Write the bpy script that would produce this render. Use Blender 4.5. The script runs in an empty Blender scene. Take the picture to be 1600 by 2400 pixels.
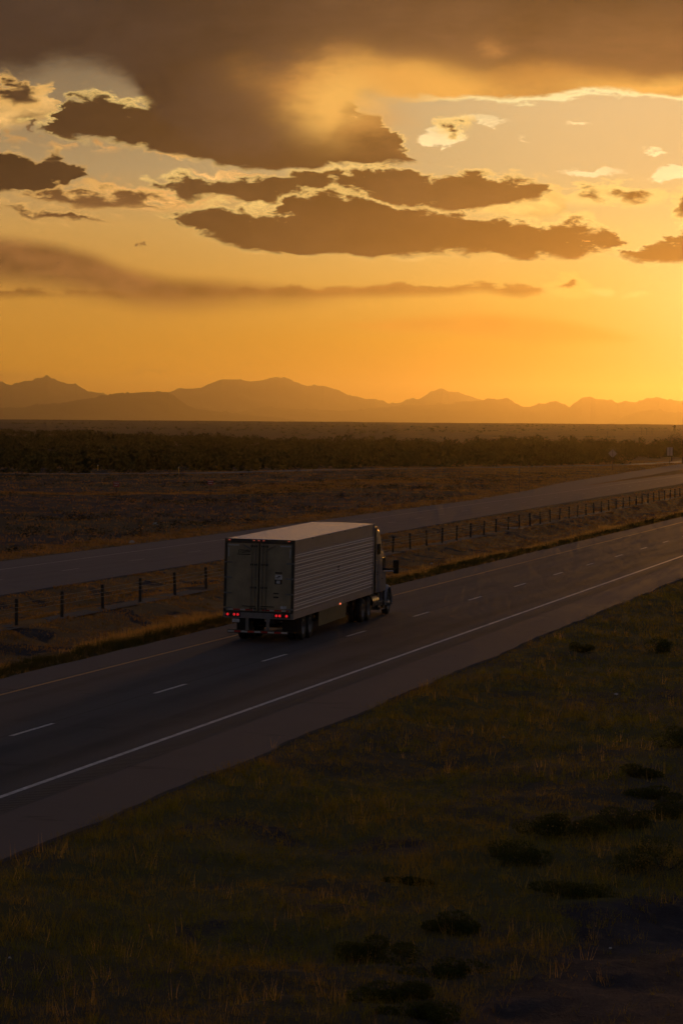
import bpy, math, random
import numpy as np
from mathutils import Vector, Matrix
random.seed(7); rng = np.random.default_rng(7)
R = math.radians
sc = bpy.context.scene
C = sc.collection

# ------------------------------------------------------------------ camera
FPX, CAMH, HC, ROLL = 7400.0, 8.2, 1004.0, 0.012      # focal length in photo pixels, height in m
PITCH = math.atan((1200 - HC) / FPX)
cd = bpy.data.cameras.new('camera'); cam = bpy.data.objects.new('camera', cd); C.objects.link(cam)
cd.sensor_fit = 'VERTICAL'; cd.sensor_height = 36; cd.sensor_width = 24
cd.lens = FPX / 2400 * 36
cd.clip_start = 0.5; cd.clip_end = 80000
cam.matrix_world = Matrix.Translation((0, 0, CAMH)) @ Matrix.Rotation(R(90) - PITCH, 4, 'X') @ Matrix.Rotation(ROLL, 4, 'Z')
sc.camera = cam
sc.view_settings.view_transform = 'Standard'; sc.view_settings.look = 'None'
sc.view_settings.exposure = 0; sc.view_settings.gamma = 1; sc.view_settings.use_curve_mapping = False
sc.render.engine = 'CYCLES'
sc.cycles.use_denoising = True
sc.cycles.max_bounces = 6; sc.cycles.diffuse_bounces = 2; sc.cycles.glossy_bounces = 3
sc.cycles.transmission_bounces = 4; sc.cycles.volume_bounces = 0; sc.cycles.transparent_max_bounces = 6
sc.cycles.sample_clamp_indirect = 4
sc.cycles.use_adaptive_sampling = True; sc.cycles.adaptive_threshold = 0.03; sc.cycles.adaptive_min_samples = 12

# ------------------------------------------------------------------ sun
SUN_AZ, SUN_EL = 7.6, 2.1
SUN_STRENGTH = 0.39
SUN_COL = (1.0, 0.40, 0.06)
ld = bpy.data.lights.new('sun', 'SUN'); ld.energy = SUN_STRENGTH; ld.angle = R(3.0); ld.color = SUN_COL
sun = bpy.data.objects.new('sun', ld); C.objects.link(sun)
sun.rotation_euler = (R(90 - SUN_EL), 0, R(-SUN_AZ) + math.pi * 0)
sun.rotation_euler = Vector((math.sin(R(SUN_AZ)) * math.cos(R(SUN_EL)), math.cos(R(SUN_AZ)) * math.cos(R(SUN_EL)), math.sin(R(SUN_EL)))).to_track_quat('Z', 'Y').to_euler()

HAZE_DENSITY = 3.8e-5
HAZE_G = 0.87

# ------------------------------------------------------------------ node helper
def lin(c):
    return tuple(((v / 255) / 12.92 if v / 255 <= 0.04045 else ((v / 255 + 0.055) / 1.055) ** 2.4) for v in c)

class NT:
    def __init__(s, nt): s.nt = nt; s.N = nt.nodes; s.L = nt.links
    def new(s, t, **k):
        n = s.N.new(t)
        for a, b in k.items(): setattr(n, a, b)
        return n
    def inp(s, sock, v):
        if hasattr(v, 'is_linked') or isinstance(v, bpy.types.NodeSocket): s.L.new(v, sock)
        elif isinstance(v, (tuple, list)): sock.default_value = (*v, 1.0)[:len(sock.default_value)] if len(v) == 3 and len(sock.default_value) == 4 else v
        else: sock.default_value = v
    def m(s, op, a, b=0.0, c=None, clamp=False):
        n = s.new('ShaderNodeMath', operation=op, use_clamp=clamp)
        s.inp(n.inputs[0], a); s.inp(n.inputs[1], b)
        if c is not None: s.inp(n.inputs[2], c)
        return n.outputs[0]
    def ss(s, v, lo, hi, a=0.0, b=1.0):
        n = s.new('ShaderNodeMapRange', interpolation_type='SMOOTHSTEP')
        s.inp(n.inputs[0], v); s.inp(n.inputs[1], lo); s.inp(n.inputs[2], hi); s.inp(n.inputs[3], a); s.inp(n.inputs[4], b)
        return n.outputs[0]
    def lr(s, v, lo, hi, a=0.0, b=1.0):
        n = s.new('ShaderNodeMapRange')
        s.inp(n.inputs[0], v); s.inp(n.inputs[1], lo); s.inp(n.inputs[2], hi); s.inp(n.inputs[3], a); s.inp(n.inputs[4], b)
        return n.outputs[0]
    def mix(s, f, a, b, mode='MIX'):
        n = s.new('ShaderNodeMix', data_type='RGBA', blend_type=mode)
        s.inp(n.inputs[0], f); s.inp(n.inputs[6], a); s.inp(n.inputs[7], b)
        return n.outputs[2]
    def ramp(s, v, stops, interp='LINEAR'):
        n = s.new('ShaderNodeValToRGB'); cr = n.color_ramp; cr.interpolation = interp
        while len(cr.elements) < len(stops): cr.elements.new(0.5)
        for e, (p, c) in zip(cr.elements, stops): e.position = p; e.color = (*c, 1)
        s.inp(n.inputs[0], v); return n.outputs[0]
    def noise(s, vec, scale, detail=4, rough=0.5, dist=0.0):
        n = s.new('ShaderNodeTexNoise'); s.inp(n.inputs['Vector'], vec)
        n.inputs['Scale'].default_value = scale; n.inputs['Detail'].default_value = detail
        n.inputs['Roughness'].default_value = rough; n.inputs['Distortion'].default_value = dist
        return n
    def comb(s, x, y, z=0.0):
        n = s.new('ShaderNodeCombineXYZ'); s.inp(n.inputs[0], x); s.inp(n.inputs[1], y); s.inp(n.inputs[2], z); return n.outputs[0]
    def sep(s, v):
        n = s.new('ShaderNodeSeparateXYZ'); s.inp(n.inputs[0], v); return n.outputs

# ------------------------------------------------------------------ world: dusk sky with cloud decks, in azimuth and elevation
world = bpy.data.worlds.new('World'); sc.world = world; world.use_nodes = True
w = NT(world.node_tree)
for n in list(w.N): w.N.remove(n)
tc = w.new('ShaderNodeTexCoord')
X, Y, Z = w.sep(tc.outputs['Generated'])[:3]
azn = w.m('ARCTAN2', X, Y)
eln = w.m('ARCSINE', Z)
A = w.m('MULTIPLY', azn, FPX); B = w.m('MULTIPLY', eln, FPX)
DY = w.m('SUBTRACT', HC - 1200, B)
U0 = w.m('ADD', w.m('MULTIPLY_ADD', DY, -ROLL, A), 800.0)
V0 = w.m('ADD', w.m('MULTIPLY_ADD', A, ROLL, DY), 1200.0)
# U0, V0: angles in units of 1/7400 rad, V0 grows downwards
Pn = w.comb(w.m('DIVIDE', U0, 1000), w.m('DIVIDE', V0, 420))
nb = w.noise(Pn, 4.2, 8, 0.60)         # big billows
nf = w.noise(Pn, 17.0, 5, 0.66, 0.3)         # fluff
ns = w.noise(w.comb(w.m('DIVIDE', U0, 900), w.m('DIVIDE', V0, 700)), 2.6, 3, 0.45)   # soft
NB = w.m('SUBTRACT', nb.outputs['Fac'], 0.5); NF = w.m('SUBTRACT', nf.outputs['Fac'], 0.5); NS = w.m('SUBTRACT', ns.outputs['Fac'], 0.5)
bc = w.sep(nb.outputs['Color']); fc = w.sep(nf.outputs['Color'])
U = w.m('MULTIPLY_ADD', w.m('SUBTRACT', bc[1], 0.5), 190, U0)
U = w.m('MULTIPLY_ADD', w.m('SUBTRACT', fc[1], 0.5), 90, U)
V = w.m('MULTIPLY_ADD', NB, 95, V0)
V = w.m('MULTIPLY_ADD', NF, 52, V)
HALO = w.m('MULTIPLY_ADD', NF, 60.0, w.m('MULTIPLY', NB, 90.0)); WISP = w.m('MULTIPLY_ADD', NF, 75.0, w.m('MULTIPLY_ADD', NB, 110.0, -6.0))
Us = w.m('MULTIPLY_ADD', NS, 120, U0); Vs = w.m('MULTIPLY_ADD', w.m('SUBTRACT', w.sep(ns.outputs['Color'])[1], 0.5), 40, V0)
# sideways darkening away from the sun's quarter, same law all round
away = w.ss(w.m('ABSOLUTE', w.m('SUBTRACT', azn, R(9))), R(9), R(75))
vn = w.m('DIVIDE', V0, 1000.0, clamp=True)
cl = w.ramp(vn, [(0, lin((92, 80, 66))), (.2, lin((135, 116, 88))), (.4, lin((176, 148, 104))), (.53, lin((206, 158, 86))), (.7, lin((206, 146, 58))), (.87, lin((216, 145, 38))), (1, lin((180, 110, 36)))])
cr_ = w.ramp(vn, [(0, lin((165, 128, 84))), (.25, lin((216, 186, 134))), (.4, lin((208, 180, 126))), (.55, lin((224, 186, 108))), (.7, lin((224, 172, 74))), (.8, lin((202, 138, 24))), (.9, lin((178, 106, 6))), (1, lin((166, 96, 5)))])
clear = w.mix(w.ss(U0, 50, 1500), cl, cr_)
sky = w.new('ShaderNodeTexSky', sky_type='NISHITA', sun_disc=False)
sky.sun_elevation = R(SUN_EL); sky.sun_rotation = R(SUN_AZ)
sky.altitude = 1200; sky.dust_density = 3.0
skyc = w.mix(1.0, sky.outputs[0], (0.05, 0.05, 0.05), 'MULTIPLY')
clear = w.mix(away, clear, skyc)
# glow round the sun
def gauss(cx, cy, rx, ry):
    a = w.m('POWER', w.m('DIVIDE', w.m('SUBTRACT', U0, cx), rx), 2.0)
    b = w.m('POWER', w.m('DIVIDE', w.m('SUBTRACT', V0, cy), ry), 2.0)
    return w.m('EXPONENT', w.m('MULTIPLY', w.m('ADD', a, b), -1.0))
clear = w.mix(w.m('MULTIPLY', gauss(1830, 770, 340, 230), 1.0), clear, (0.22, 0.28, 0.18), 'ADD')
clear = w.mix(w.m('MULTIPLY', gauss(1800, 560, 700, 560), 0.10), clear, (0.22, 0.15, 0.04), 'ADD')
col = clear
Q = 1.0204
def fcurve(src, pts, lo=-400, hi=2000):
    n = w.new('ShaderNodeFloatCurve'); c = n.mapping.curves[0]
    pts = sorted((p[0] * Q, p[1] * Q) for p in pts)
    if pts[0][0] > lo: pts = [(lo, pts[0][1])] + pts
    if pts[-1][0] < hi: pts = pts + [(hi, pts[-1][1])]
    P = [((x - lo) / (hi - lo), y / 1200 + 0.1) for x, y in pts]
    c.points[0].location = P[0]; c.points[1].location = P[-1]
    for p in P[1:-1]: c.points.new(*p)
    n.mapping.extend = 'HORIZONTAL'; n.mapping.update()
    w.L.new(w.lr(src, lo, hi), n.inputs['Value'])
    return w.m('MULTIPLY', w.m('SUBTRACT', n.outputs[0], 0.1), 1200.0)
def paint(e, soft, core, rim=None, r0=0.0, r1=10.0, alpha=1.0, coreR=None, tex=0.3, wisp=False, eh=None):
    """e: depth inside the cloud (0 at its edge); thin parts glow, deep parts are dark"""
    global col
    if wisp: e = w.m('ADD', e, WISP); soft = soft + 16
    if rim:
        col = w.mix(w.m('MULTIPLY', w.ss(w.m('ADD', e if eh is None else eh, HALO), -13.0, 7.0), .72 * alpha), col, lin(rim))
        r0, r1 = -2.0, r1 * 1.15 + 5
        if eh is not None: e = w.m('ADD', e, 7.0)
    if rim: soft = soft * 1.6
    a = w.m('MULTIPLY', w.ss(e, 0.0, soft), alpha)
    kd = .42 if rim else (1.0 if core[0] >= 226 else .66)
    cc = tuple(v * kd for v in lin(core))
    if coreR: cc = w.mix(w.ss(U0, 100, 1500), cc, tuple(v * kd for v in lin(coreR)))
    tex = tex * 1.9
    var = w.lr(w.m('ADD', w.m('MULTIPLY_ADD', NF, .55, NB), w.m('MULTIPLY', NS, 0.8)), -0.25, 0.25, 1 + tex, max(.1, 1 - tex))
    cc = w.mix(1.0, cc, w.comb(var, var, var), 'MULTIPLY')
    if rim: cc = w.mix(w.ss(w.m('MULTIPLY_ADD', NF, 40.0, e), r0, r1), lin(rim), cc)
    col = w.mix(a, col, cc)
def band(top, bot, soft, *a, fluffy=True, softbot=None, **k):
    u, v = (U, V) if fluffy else (Us, Vs)
    e1 = w.m('SUBTRACT', v, fcurve(u, top)); e2 = w.m('SUBTRACT', fcurve(u, bot), v if softbot is None else Vs)
    if softbot: e2 = w.m('MULTIPLY', e2, soft / softbot)
    paint(w.m('MINIMUM', e1, e2), soft, *a, eh=w.m('MINIMUM', e1, w.m('SUBTRACT', e2, 20.0)), **k)
def ell(cx, cy, rx, ry, soft, *a, fluffy=True, **k):
    u, v = (U, V) if fluffy else (Us, Vs)
    q = w.m('ADD', w.m('POWER', w.m('DIVIDE', w.m('SUBTRACT', u, cx * Q), rx * Q), 2.0), w.m('POWER', w.m('DIVIDE', w.m('SUBTRACT', v, cy * Q), ry * Q), 2.0))
    paint(w.m('MULTIPLY', w.m('SUBTRACT', 1.0, w.m('SQRT', q)), ry * Q), soft, *a, **k)
RIM = (255, 212, 124); RIML = (240, 184, 102)
# low haze bands
band([(-300, 842), (0, 842), (120, 848), (220, 878)], [(-300, 900), (0, 885), (220, 880)], 25, (196, 128, 60), alpha=.35, fluffy=False, tex=.05)
ell(340, 858, 90, 9, 8, (196, 132, 62), alpha=.3, tex=.05)
band([(690, 745), (850, 722), (1000, 713), (1150, 710), (1300, 728), (1400, 755), (1520, 778)], [(690, 748), (850, 768), (1000, 780), (1200, 808), (1400, 800), (1520, 782)], 34, (226, 146, 56), alpha=.75, coreR=(206, 126, 38), fluffy=False, tex=.08)
# wide soft band
band([(-400, 500), (0, 528), (100, 543), (200, 568), (300, 600), (400, 622), (500, 634), (600, 642), (700, 647), (800, 647), (900, 636), (1000, 652), (1060, 643), (1180, 650), (1230, 656), (1262, 668)],
     [(-400, 655), (0, 682), (100, 696), (200, 718), (300, 738), (420, 750), (480, 748), (560, 736), (700, 726), (800, 706), (900, 698), (1000, 690), (1080, 682), (1140, 684), (1180, 690), (1225, 684), (1262, 670)],
     46, (150, 98, 56), fluffy=False, softbot=78, coreR=(160, 96, 40), alpha=.95, tex=.26)
band([(800, 650), (900, 638), (1000, 652), (1060, 641), (1110, 646), (1180, 648), (1230, 656), (1258, 668)], [(800, 690), (1000, 684), (1080, 676), (1140, 684), (1190, 690), (1225, 684), (1258, 670)], 12, (168, 106, 50), coreR=(172, 102, 42), alpha=.75, tex=.25, softbot=24)
ell(1300, 668, 40, 15, 7, (224, 152, 72), rim=(255, 196, 96), r1=8, tex=.1)
for a_ in ((1360, 680, 30, 12), (1440, 671, 44, 12), (1530, 712, 20, 5)): ell(*a_, 9, (255, 212, 122), alpha=.55, tex=.05)
# glowing thin cloud between the decks
band([(190, 425), (230, 412), (300, 415), (380, 428), (480, 440), (560, 452)], [(190, 432), (260, 470), (330, 500), (420, 500), (500, 490), (560, 470)], 10, (232, 172, 98), alpha=.85, tex=.3, wisp=True)
band([(440, 395), (500, 388), (600, 392), (640, 400)], [(440, 405), (520, 416), (640, 412)], 9, (236, 182, 108), alpha=.85)
band([(980, 470), (1040, 440), (1120, 412), (1230, 410), (1275, 425), (1290, 455)], [(980, 480), (1060, 500), (1180, 520), (1290, 510), (1300, 480)], 10, (255, 206, 116), alpha=.95, tex=.2, wisp=True)
band([(1240, 520), (1330, 512), (1420, 520), (1500, 522), (1550, 530)], [(1240, 540), (1350, 560), (1460, 560), (1550, 536)], 8, (255, 208, 118), alpha=.9, tex=.15, wisp=True)
band([(0, 192), (60, 190), (130, 186), (185, 205), (160, 250)], [(0, 325), (60, 315), (120, 298), (170, 255), (190, 212)], 10, (236, 184, 108), alpha=.92, tex=.35, wisp=True)
band([(-300, 300), (0, 308), (80, 318), (200, 320), (330, 345)], [(-300, 360), (0, 345), (120, 358), (260, 366), (330, 352)], 9, (232, 172, 98), alpha=.9, tex=.35, wisp=True)
band([(320, 355), (400, 356), (470, 364)], [(320, 358), (400, 374), (470, 370)], 7, (228, 168, 92), alpha=.8)
# small bright clouds in the clear stretch
for a_ in ((1080, 286, 86, 8), (1010, 316, 62, 24), (1345, 400, 84, 13), (1515, 400, 66, 18), (1320, 284, 46, 7), (1488, 350, 28, 9), (1185, 318, 24, 4)):
    ell(*a_, 7, (255, 228, 168), alpha=.95, tex=.12)
ell(1030, 306, 24, 15, 6, (150, 106, 66), rim=RIM, r1=9)
# dark broken clouds
band([(-400, 340), (0, 358), (60, 368), (95, 356), (140, 368), (180, 384), (205, 410)], [(-400, 450), (0, 450), (60, 445), (130, 442), (180, 428), (205, 412)], 9, (84, 62, 46), rim=RIML, r1=9, tex=.12)
ell(45, 224, 75, 34, 9, (112, 82, 58), rim=RIML, r1=14)
band([(55, 452), (130, 438), (200, 442), (300, 444), (345, 458)], [(55, 455), (150, 470), (250, 482), (345, 474)], 8, (150, 106, 66), rim=RIML, r1=14)
band([(0, 480), (50, 484), (150, 490), (212, 512)], [(0, 483), (80, 502), (150, 512), (212, 516)], 7, (134, 94, 60), rim=RIML, r1=12)
ell(315, 557, 14, 6, 5, (150, 104, 62))
ell(84, 298, 9, 12, 5, (150, 114, 76)); 
ell(1358, 453, 56, 20, 6, (142, 98, 56), rim=RIM, r1=12); ell(1450, 458, 58, 18, 6, (152, 106, 60), rim=RIM, r1=12)
ell(1580, 475, 40, 34, 6, (118, 80, 46), rim=RIM, r1=13)
band([(355, 430), (400, 418), (470, 414), (560, 418), (640, 405), (700, 398), (780, 402), (860, 396), (900, 392), (960, 398), (1000, 408), (1040, 398), (1080, 400), (1120, 408), (1190, 412), (1235, 422), (1262, 442)],
     [(355, 435), (400, 458), (430, 466), (500, 458), (600, 482), (700, 470), (850, 468), (950, 480), (1050, 484), (1150, 470), (1230, 460), (1262, 444)], 9, (112, 82, 56), coreR=(142, 100, 60), rim=RIM, r1=11, tex=.14)
band([(375, 490), (430, 488), (520, 480), (600, 497), (650, 470), (700, 455), (760, 448), (850, 468), (950, 476), (1050, 488), (1120, 503), (1200, 520), (1260, 532), (1300, 526), (1350, 522), (1395, 532), (1425, 550)],
     [(375, 495), (430, 530), (520, 562), (640, 588), (760, 592), (900, 594), (1020, 586), (1100, 592), (1200, 598), (1270, 600), (1340, 594), (1400, 575), (1425, 552)], 10, (112, 80, 54), coreR=(128, 86, 50), rim=RIM, r1=12, tex=.14)
ell(1350, 556, 20, 5, 4, (240, 178, 92), alpha=.7)
band([(1415, 584), (1480, 552), (1530, 540), (1650, 535), (2000, 530)], [(1415, 590), (1500, 606), (1650, 608), (2000, 600)], 8, (122, 82, 46), rim=(255, 226, 140), r1=12, tex=.1)
# the big body hanging from the upper deck
band([(105, 305), (140, 270), (180, 224), (240, 228), (300, 250), (360, 250), (500, 150), (700, 150), (780, 230), (820, 258), (855, 258), (885, 285), (908, 322), (935, 350), (955, 372)],
     [(105, 310), (180, 324), (250, 330), (330, 354), (450, 372), (560, 384), (660, 392), (780, 392), (880, 390), (920, 380), (955, 374)], 12, (96, 70, 50), coreR=(140, 98, 60), rim=RIM, r1=11, tex=.12)
# upper deck, goes on overhead
band([(-400, -2000), (2000, -2000)][:0] or [(-400, -100), (2000, -100)], [(-400, 210), (0, 186), (60, 186), (110, 166), (200, 162), (270, 180), (320, 215), (350, 262), (420, 330), (600, 360), (750, 330), (800, 262), (850, 240), (950, 236), (1100, 238), (1200, 246), (1330, 232), (1430, 228), (1500, 242), (1700, 236), (2000, 220)],
     26, (76, 57, 44), coreR=(128, 90, 58), fluffy=False, tex=.10) if False else None
deck_bot = fcurve(w.m('MULTIPLY_ADD', w.m('SUBTRACT', fc[1], .5), 20, Us), [(-400, 210), (0, 186), (60, 186), (110, 166), (200, 162), (270, 180), (320, 215), (350, 262), (420, 330), (600, 360), (750, 330), (800, 262), (850, 240), (950, 236), (1100, 238), (1200, 246), (1330, 232), (1430, 228), (1500, 242), (1700, 236), (2000, 220)])
e = w.m('SUBTRACT', deck_bot, w.m('MULTIPLY_ADD', NF, 46, w.m('MULTIPLY_ADD', NB, 44, V0)))
soft_here = w.ss(U0, 860, 1000, 46.0, 7.0)
deckc = w.mix(w.ss(U0, 250, 1200), tuple(v * .62 for v in lin((72, 56, 47))), tuple(v * .72 for v in lin((126, 90, 60))))
deckc = w.mix(w.m('MULTIPLY', w.ss(V0, 130, -40), w.ss(U0, 500, 1700, .1, .95)), deckc, (.030, .021, .015))
var = w.lr(w.m('MULTIPLY_ADD', NB, .9, w.m('MULTIPLY_ADD', NF, .25, NS)), -0.25, 0.25, 1.32, 0.70)
deckc = w.mix(1.0, deckc, w.comb(var, var, var), 'MULTIPLY')
# light leaking through where the deck is thin
def leak(cx, cy, rx, ry, s, c=(246, 182, 88)):
    global deckc
    g = gaussw(cx * Q, cy * Q, rx, ry)
    deckc = w.mix(w.m('MULTIPLY', g, s, clamp=True), deckc, lin(c))
def gaussw(cx, cy, rx, ry):
    a = w.m('POWER', w.m('DIVIDE', w.m('SUBTRACT', w.m('MULTIPLY_ADD', NB, 260, Us), cx), rx), 2.0)
    b = w.m('POWER', w.m('DIVIDE', w.m('SUBTRACT', w.m('MULTIPLY_ADD', NB, 90, Vs), cy), ry), 2.0)
    return w.m('EXPONENT', w.m('MULTIPLY', w.m('ADD', a, b), -1.0))
leak(1010, 205, 150, 34, 1.0, (240, 176, 84)); leak(900, 190, 150, 40, 1.0, (244, 178, 84)); leak(800, 190, 180, 44, .85, (222, 154, 74)); leak(780, 250, 105, 70, 1.0, (248, 188, 94)); leak(700, 215, 90, 60, .45, (200, 134, 68))
leak(1115, 118, 40, 18, .5, (200, 138, 74)); leak(780, 130, 50, 22, .35, (176, 120, 66))
leak(1260, 185, 160, 28, .6, (216, 150, 70)); leak(1500, 212, 160, 26, .9, (250, 190, 96))
edgew = w.ss(U0, 820, 1250, 0.0, 1.0)
lowglow = w.m('MULTIPLY', w.ss(w.m('MULTIPLY_ADD', NB, 60, e), 75, 0), edgew)
deckc = w.mix(w.m('MULTIPLY', lowglow, .6), deckc, lin((238, 170, 80)))
deckc = w.mix(w.m('MULTIPLY', w.ss(w.m('MULTIPLY_ADD', NF, 10, e), 20, 5), edgew), deckc, lin((255, 236, 170)))
# overhead and round the back the deck turns grey and dim
up = w.ss(V0, 0, -1800); 
deckc = w.mix(up, deckc, (0.088, 0.082, 0.096))
deckc = w.mix(away, deckc, (0.066, 0.072, 0.100))
col = w.mix(w.ss(e, w.m('MULTIPLY', soft_here, -.5), soft_here), col, deckc)
# golden glow that the thin cloud sheds over the big body
g1 = gaussw(775 * Q, 250 * Q, 75, 75)
col = w.mix(w.m('MULTIPLY', g1, .75), col, lin((246, 184, 92)))
g2 = gaussw(850 * Q, 290 * Q, 70, 45)
col = w.mix(w.m('MULTIPLY', g2, .5), col, lin((226, 160, 80)))
# below the horizon: dark earth
col = w.mix(w.ss(Z, -0.004, -0.02), col, (0.02, 0.015, 0.01))
bg = w.new('ShaderNodeBackground'); w.L.new(col, bg.inputs[0]); bg.inputs[1].default_value = 1.0
wo = w.new('ShaderNodeOutputWorld'); w.L.new(bg.outputs[0], wo.inputs[0])
world.cycles.sampling_method = 'MANUAL'; world.cycles.sample_map_resolution = 1024

# ------------------------------------------------------------------ materials
def mat(name, col, rough=0.7, metal=0.0, bump=None, var=None, emit=None, es=1.0, spec=0.5):
    m = bpy.data.materials.new(name); m.use_nodes = True; t = NT(m.node_tree)
    b = t.N['Principled BSDF']; b.inputs['Roughness'].default_value = rough; b.inputs['Metallic'].default_value = metal
    b.inputs['Specular IOR Level'].default_value = spec
    c = (*col, 1); b.inputs['Base Color'].default_value = c
    oc = t.new('ShaderNodeTexCoord').outputs['Object']
    if var:
        n = t.noise(oc, var[0], 6, 0.6)
        f = t.lr(n.outputs['Fac'], .35, .65, 1 - var[1], 1 + var[1])
        t.L.new(t.mix(1.0, col, t.comb(f, f, f), 'MULTIPLY'), b.inputs['Base Color'])
        t.L.new(t.lr(n.outputs['Fac'], .3, .7, rough * .85, min(1, rough * 1.15)), b.inputs['Roughness'])
    if bump:
        n = t.noise(oc, bump[0], 5, 0.6); bp = t.new('ShaderNodeBump'); bp.inputs['Strength'].default_value = bump[1]; bp.inputs['Distance'].default_value = bump[2]
        t.L.new(n.outputs['Fac'], bp.inputs['Height']); t.L.new(bp.outputs[0], b.inputs['Normal'])
    if emit: b.inputs['Emission Color'].default_value = (*emit, 1); b.inputs['Emission Strength'].default_value = es
    return m
M = {}
M['side_metal'] = mat('side_metal', (.34, .31, .35), .42, .5, bump=(1.3, .10, .02), var=(2.2, .14))
M['roof_metal'] = mat('roof_metal', (.95, .90, .92), .20, .65, var=(.5, .05))
M['lit_rib_metal'] = mat('lit_rib_metal', (.80, .74, .72), .38, .5)  # paler than the side metal: skylit highlight put into the colour
M['door_paint'] = mat('door_paint', (.27, .225, .14), .5, 0, var=(1.7, .2))
M['frame_dark'] = mat('frame_dark', (.04, .036, .03), .6, .2, var=(3, .3))
M['sill_metal'] = mat('sill_metal', (.17, .17, .17), .5, .3, var=(3, .25))
M['rod'] = mat('rod', (.22, .20, .16), .4, .6)
M['black'] = mat('black', (.012, .012, .012), .6)
M['rubber'] = mat('rubber', (.02, .02, .02), .8, bump=(40, .3, .01))
M['rim'] = mat('rim', (.25, .25, .25), .4, .8)
M['chrome'] = mat('chrome', (.75, .72, .68), .15, 1.0)
M['cab_paint'] = mat('cab_paint', (.19, .19, .22), .32, .1, var=(2, .05))
M['fairing'] = mat('fairing', (.03, .028, .025), .5, .1)
M['gloss_paint'] = mat('gloss_paint', (.30, .26, .22), .16, .3)
M['glass'] = mat('glass', (.015, .015, .018), .06, 0)
M['white_tape'] = mat('white_tape', (.42, .42, .40), .35)
M['red_tape'] = mat('red_tape', (.45, .02, .015), .35)
M['skirt'] = mat('skirt', (.15, .12, .06), .6, 0, var=(2, .2))
M['red_lamp'] = mat('red_lamp', (.5, .01, .01), .3, emit=(1, .02, .03), es=.6)
M['red_lens'] = mat('red_lens', (.25, .01, .01), .2, emit=(1, .02, .03), es=.25)
M['clearance'] = mat('clearance', (.5, .1, .06), .3, emit=(1, .16, .10), es=.22)
M['amber_lamp'] = mat('amber_lamp', (.6, .2, .03), .3, emit=(1, .20, .08), es=1.6)
M['sticker_dark'] = mat('sticker_dark', (.012, .011, .01), .5)
M['sticker_light'] = mat('sticker_light', (.5, .5, .5), .5, var=(9, .3))
M['post'] = mat('post', (.045, .035, .028), .75, .1, var=(6, .3))
M['cable'] = mat('cable', (.24, .20, .16), .5, .6)
M['sign_back'] = mat('sign_back', (.42, .40, .40), .5, .5)
M['sign_red'] = mat('sign_red', (.34, .03, .03), .4)
M['sign_white'] = mat('sign_white', (.75, .72, .68), .4)
M['wood'] = mat('wood', (.10, .07, .05), .85, var=(5, .3))
M['stone'] = mat('stone', (.45, .42, .38), .85, var=(6, .2))
M['yellow_post'] = mat('yellow_post', (.75, .48, .05), .5)
M['bark'] = mat('bark', (.05, .035, .025), .9)

def leafmat(name, c1, c2, trans=.5, scale=.25, c3=None):
    m = bpy.data.materials.new(name); m.use_nodes = True; t = NT(m.node_tree)
    for n in list(t.N): t.N.remove(n)
    g = t.new('ShaderNodeNewGeometry'); n = t.noise(g.outputs['Position'], scale, 5, .6)
    f = t.ss(n.outputs['Fac'], .36, .64)
    c = t.mix(f, c1, c2)
    if c3:
        n3 = t.noise(g.outputs['Position'], scale * 4.3, 3, .6); c = t.mix(t.ss(n3.outputs['Fac'], .5, .72), c, c3)
    at = t.new('ShaderNodeAttribute', attribute_name='tone'); 
    c = t.mix(1.0, c, at.outputs['Color'], 'MULTIPLY')
    d = t.new('ShaderNodeBsdfDiffuse'); t.L.new(c, d.inputs[0]); tr = t.new('ShaderNodeBsdfTranslucent')
    t.L.new(t.mix(1.0, c, (1.25, 1.1, .75), 'MULTIPLY'), tr.inputs[0])
    mx = t.new('ShaderNodeMixShader'); mx.inputs[0].default_value = trans; t.L.new(d.outputs[0], mx.inputs[1]); t.L.new(tr.outputs[0], mx.inputs[2])
    o = t.new('ShaderNodeOutputMaterial'); t.L.new(mx.outputs[0], o.inputs[0]); return m
M['grass'] = leafmat('grass', (.21, .185, .024), (.35, .22, .036), .6, .16, (.18, .19, .024))
M['median_grass'] = leafmat('median_grass', (.52, .27, .08), (.34, .19, .06), .55, .2, (.13, .12, .035))
M['verge_weed'] = leafmat('verge_weed', (.06, .065, .018), (.12, .09, .025), .45, .5)
M['straw'] = leafmat('straw', (.75, .44, .12), (.55, .34, .10), .6, .5)
M['bush'] = leafmat('bush', (.055, .066, .018), (.08, .085, .022), .4, 1.2)
M['scrub'] = leafmat('scrub', (.018, .022, .014), (.03, .03, .016), .3, .05)
M['shrub'] = leafmat('shrub', (.030, .036, .014), (.05, .058, .022), .3, .02)

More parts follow.
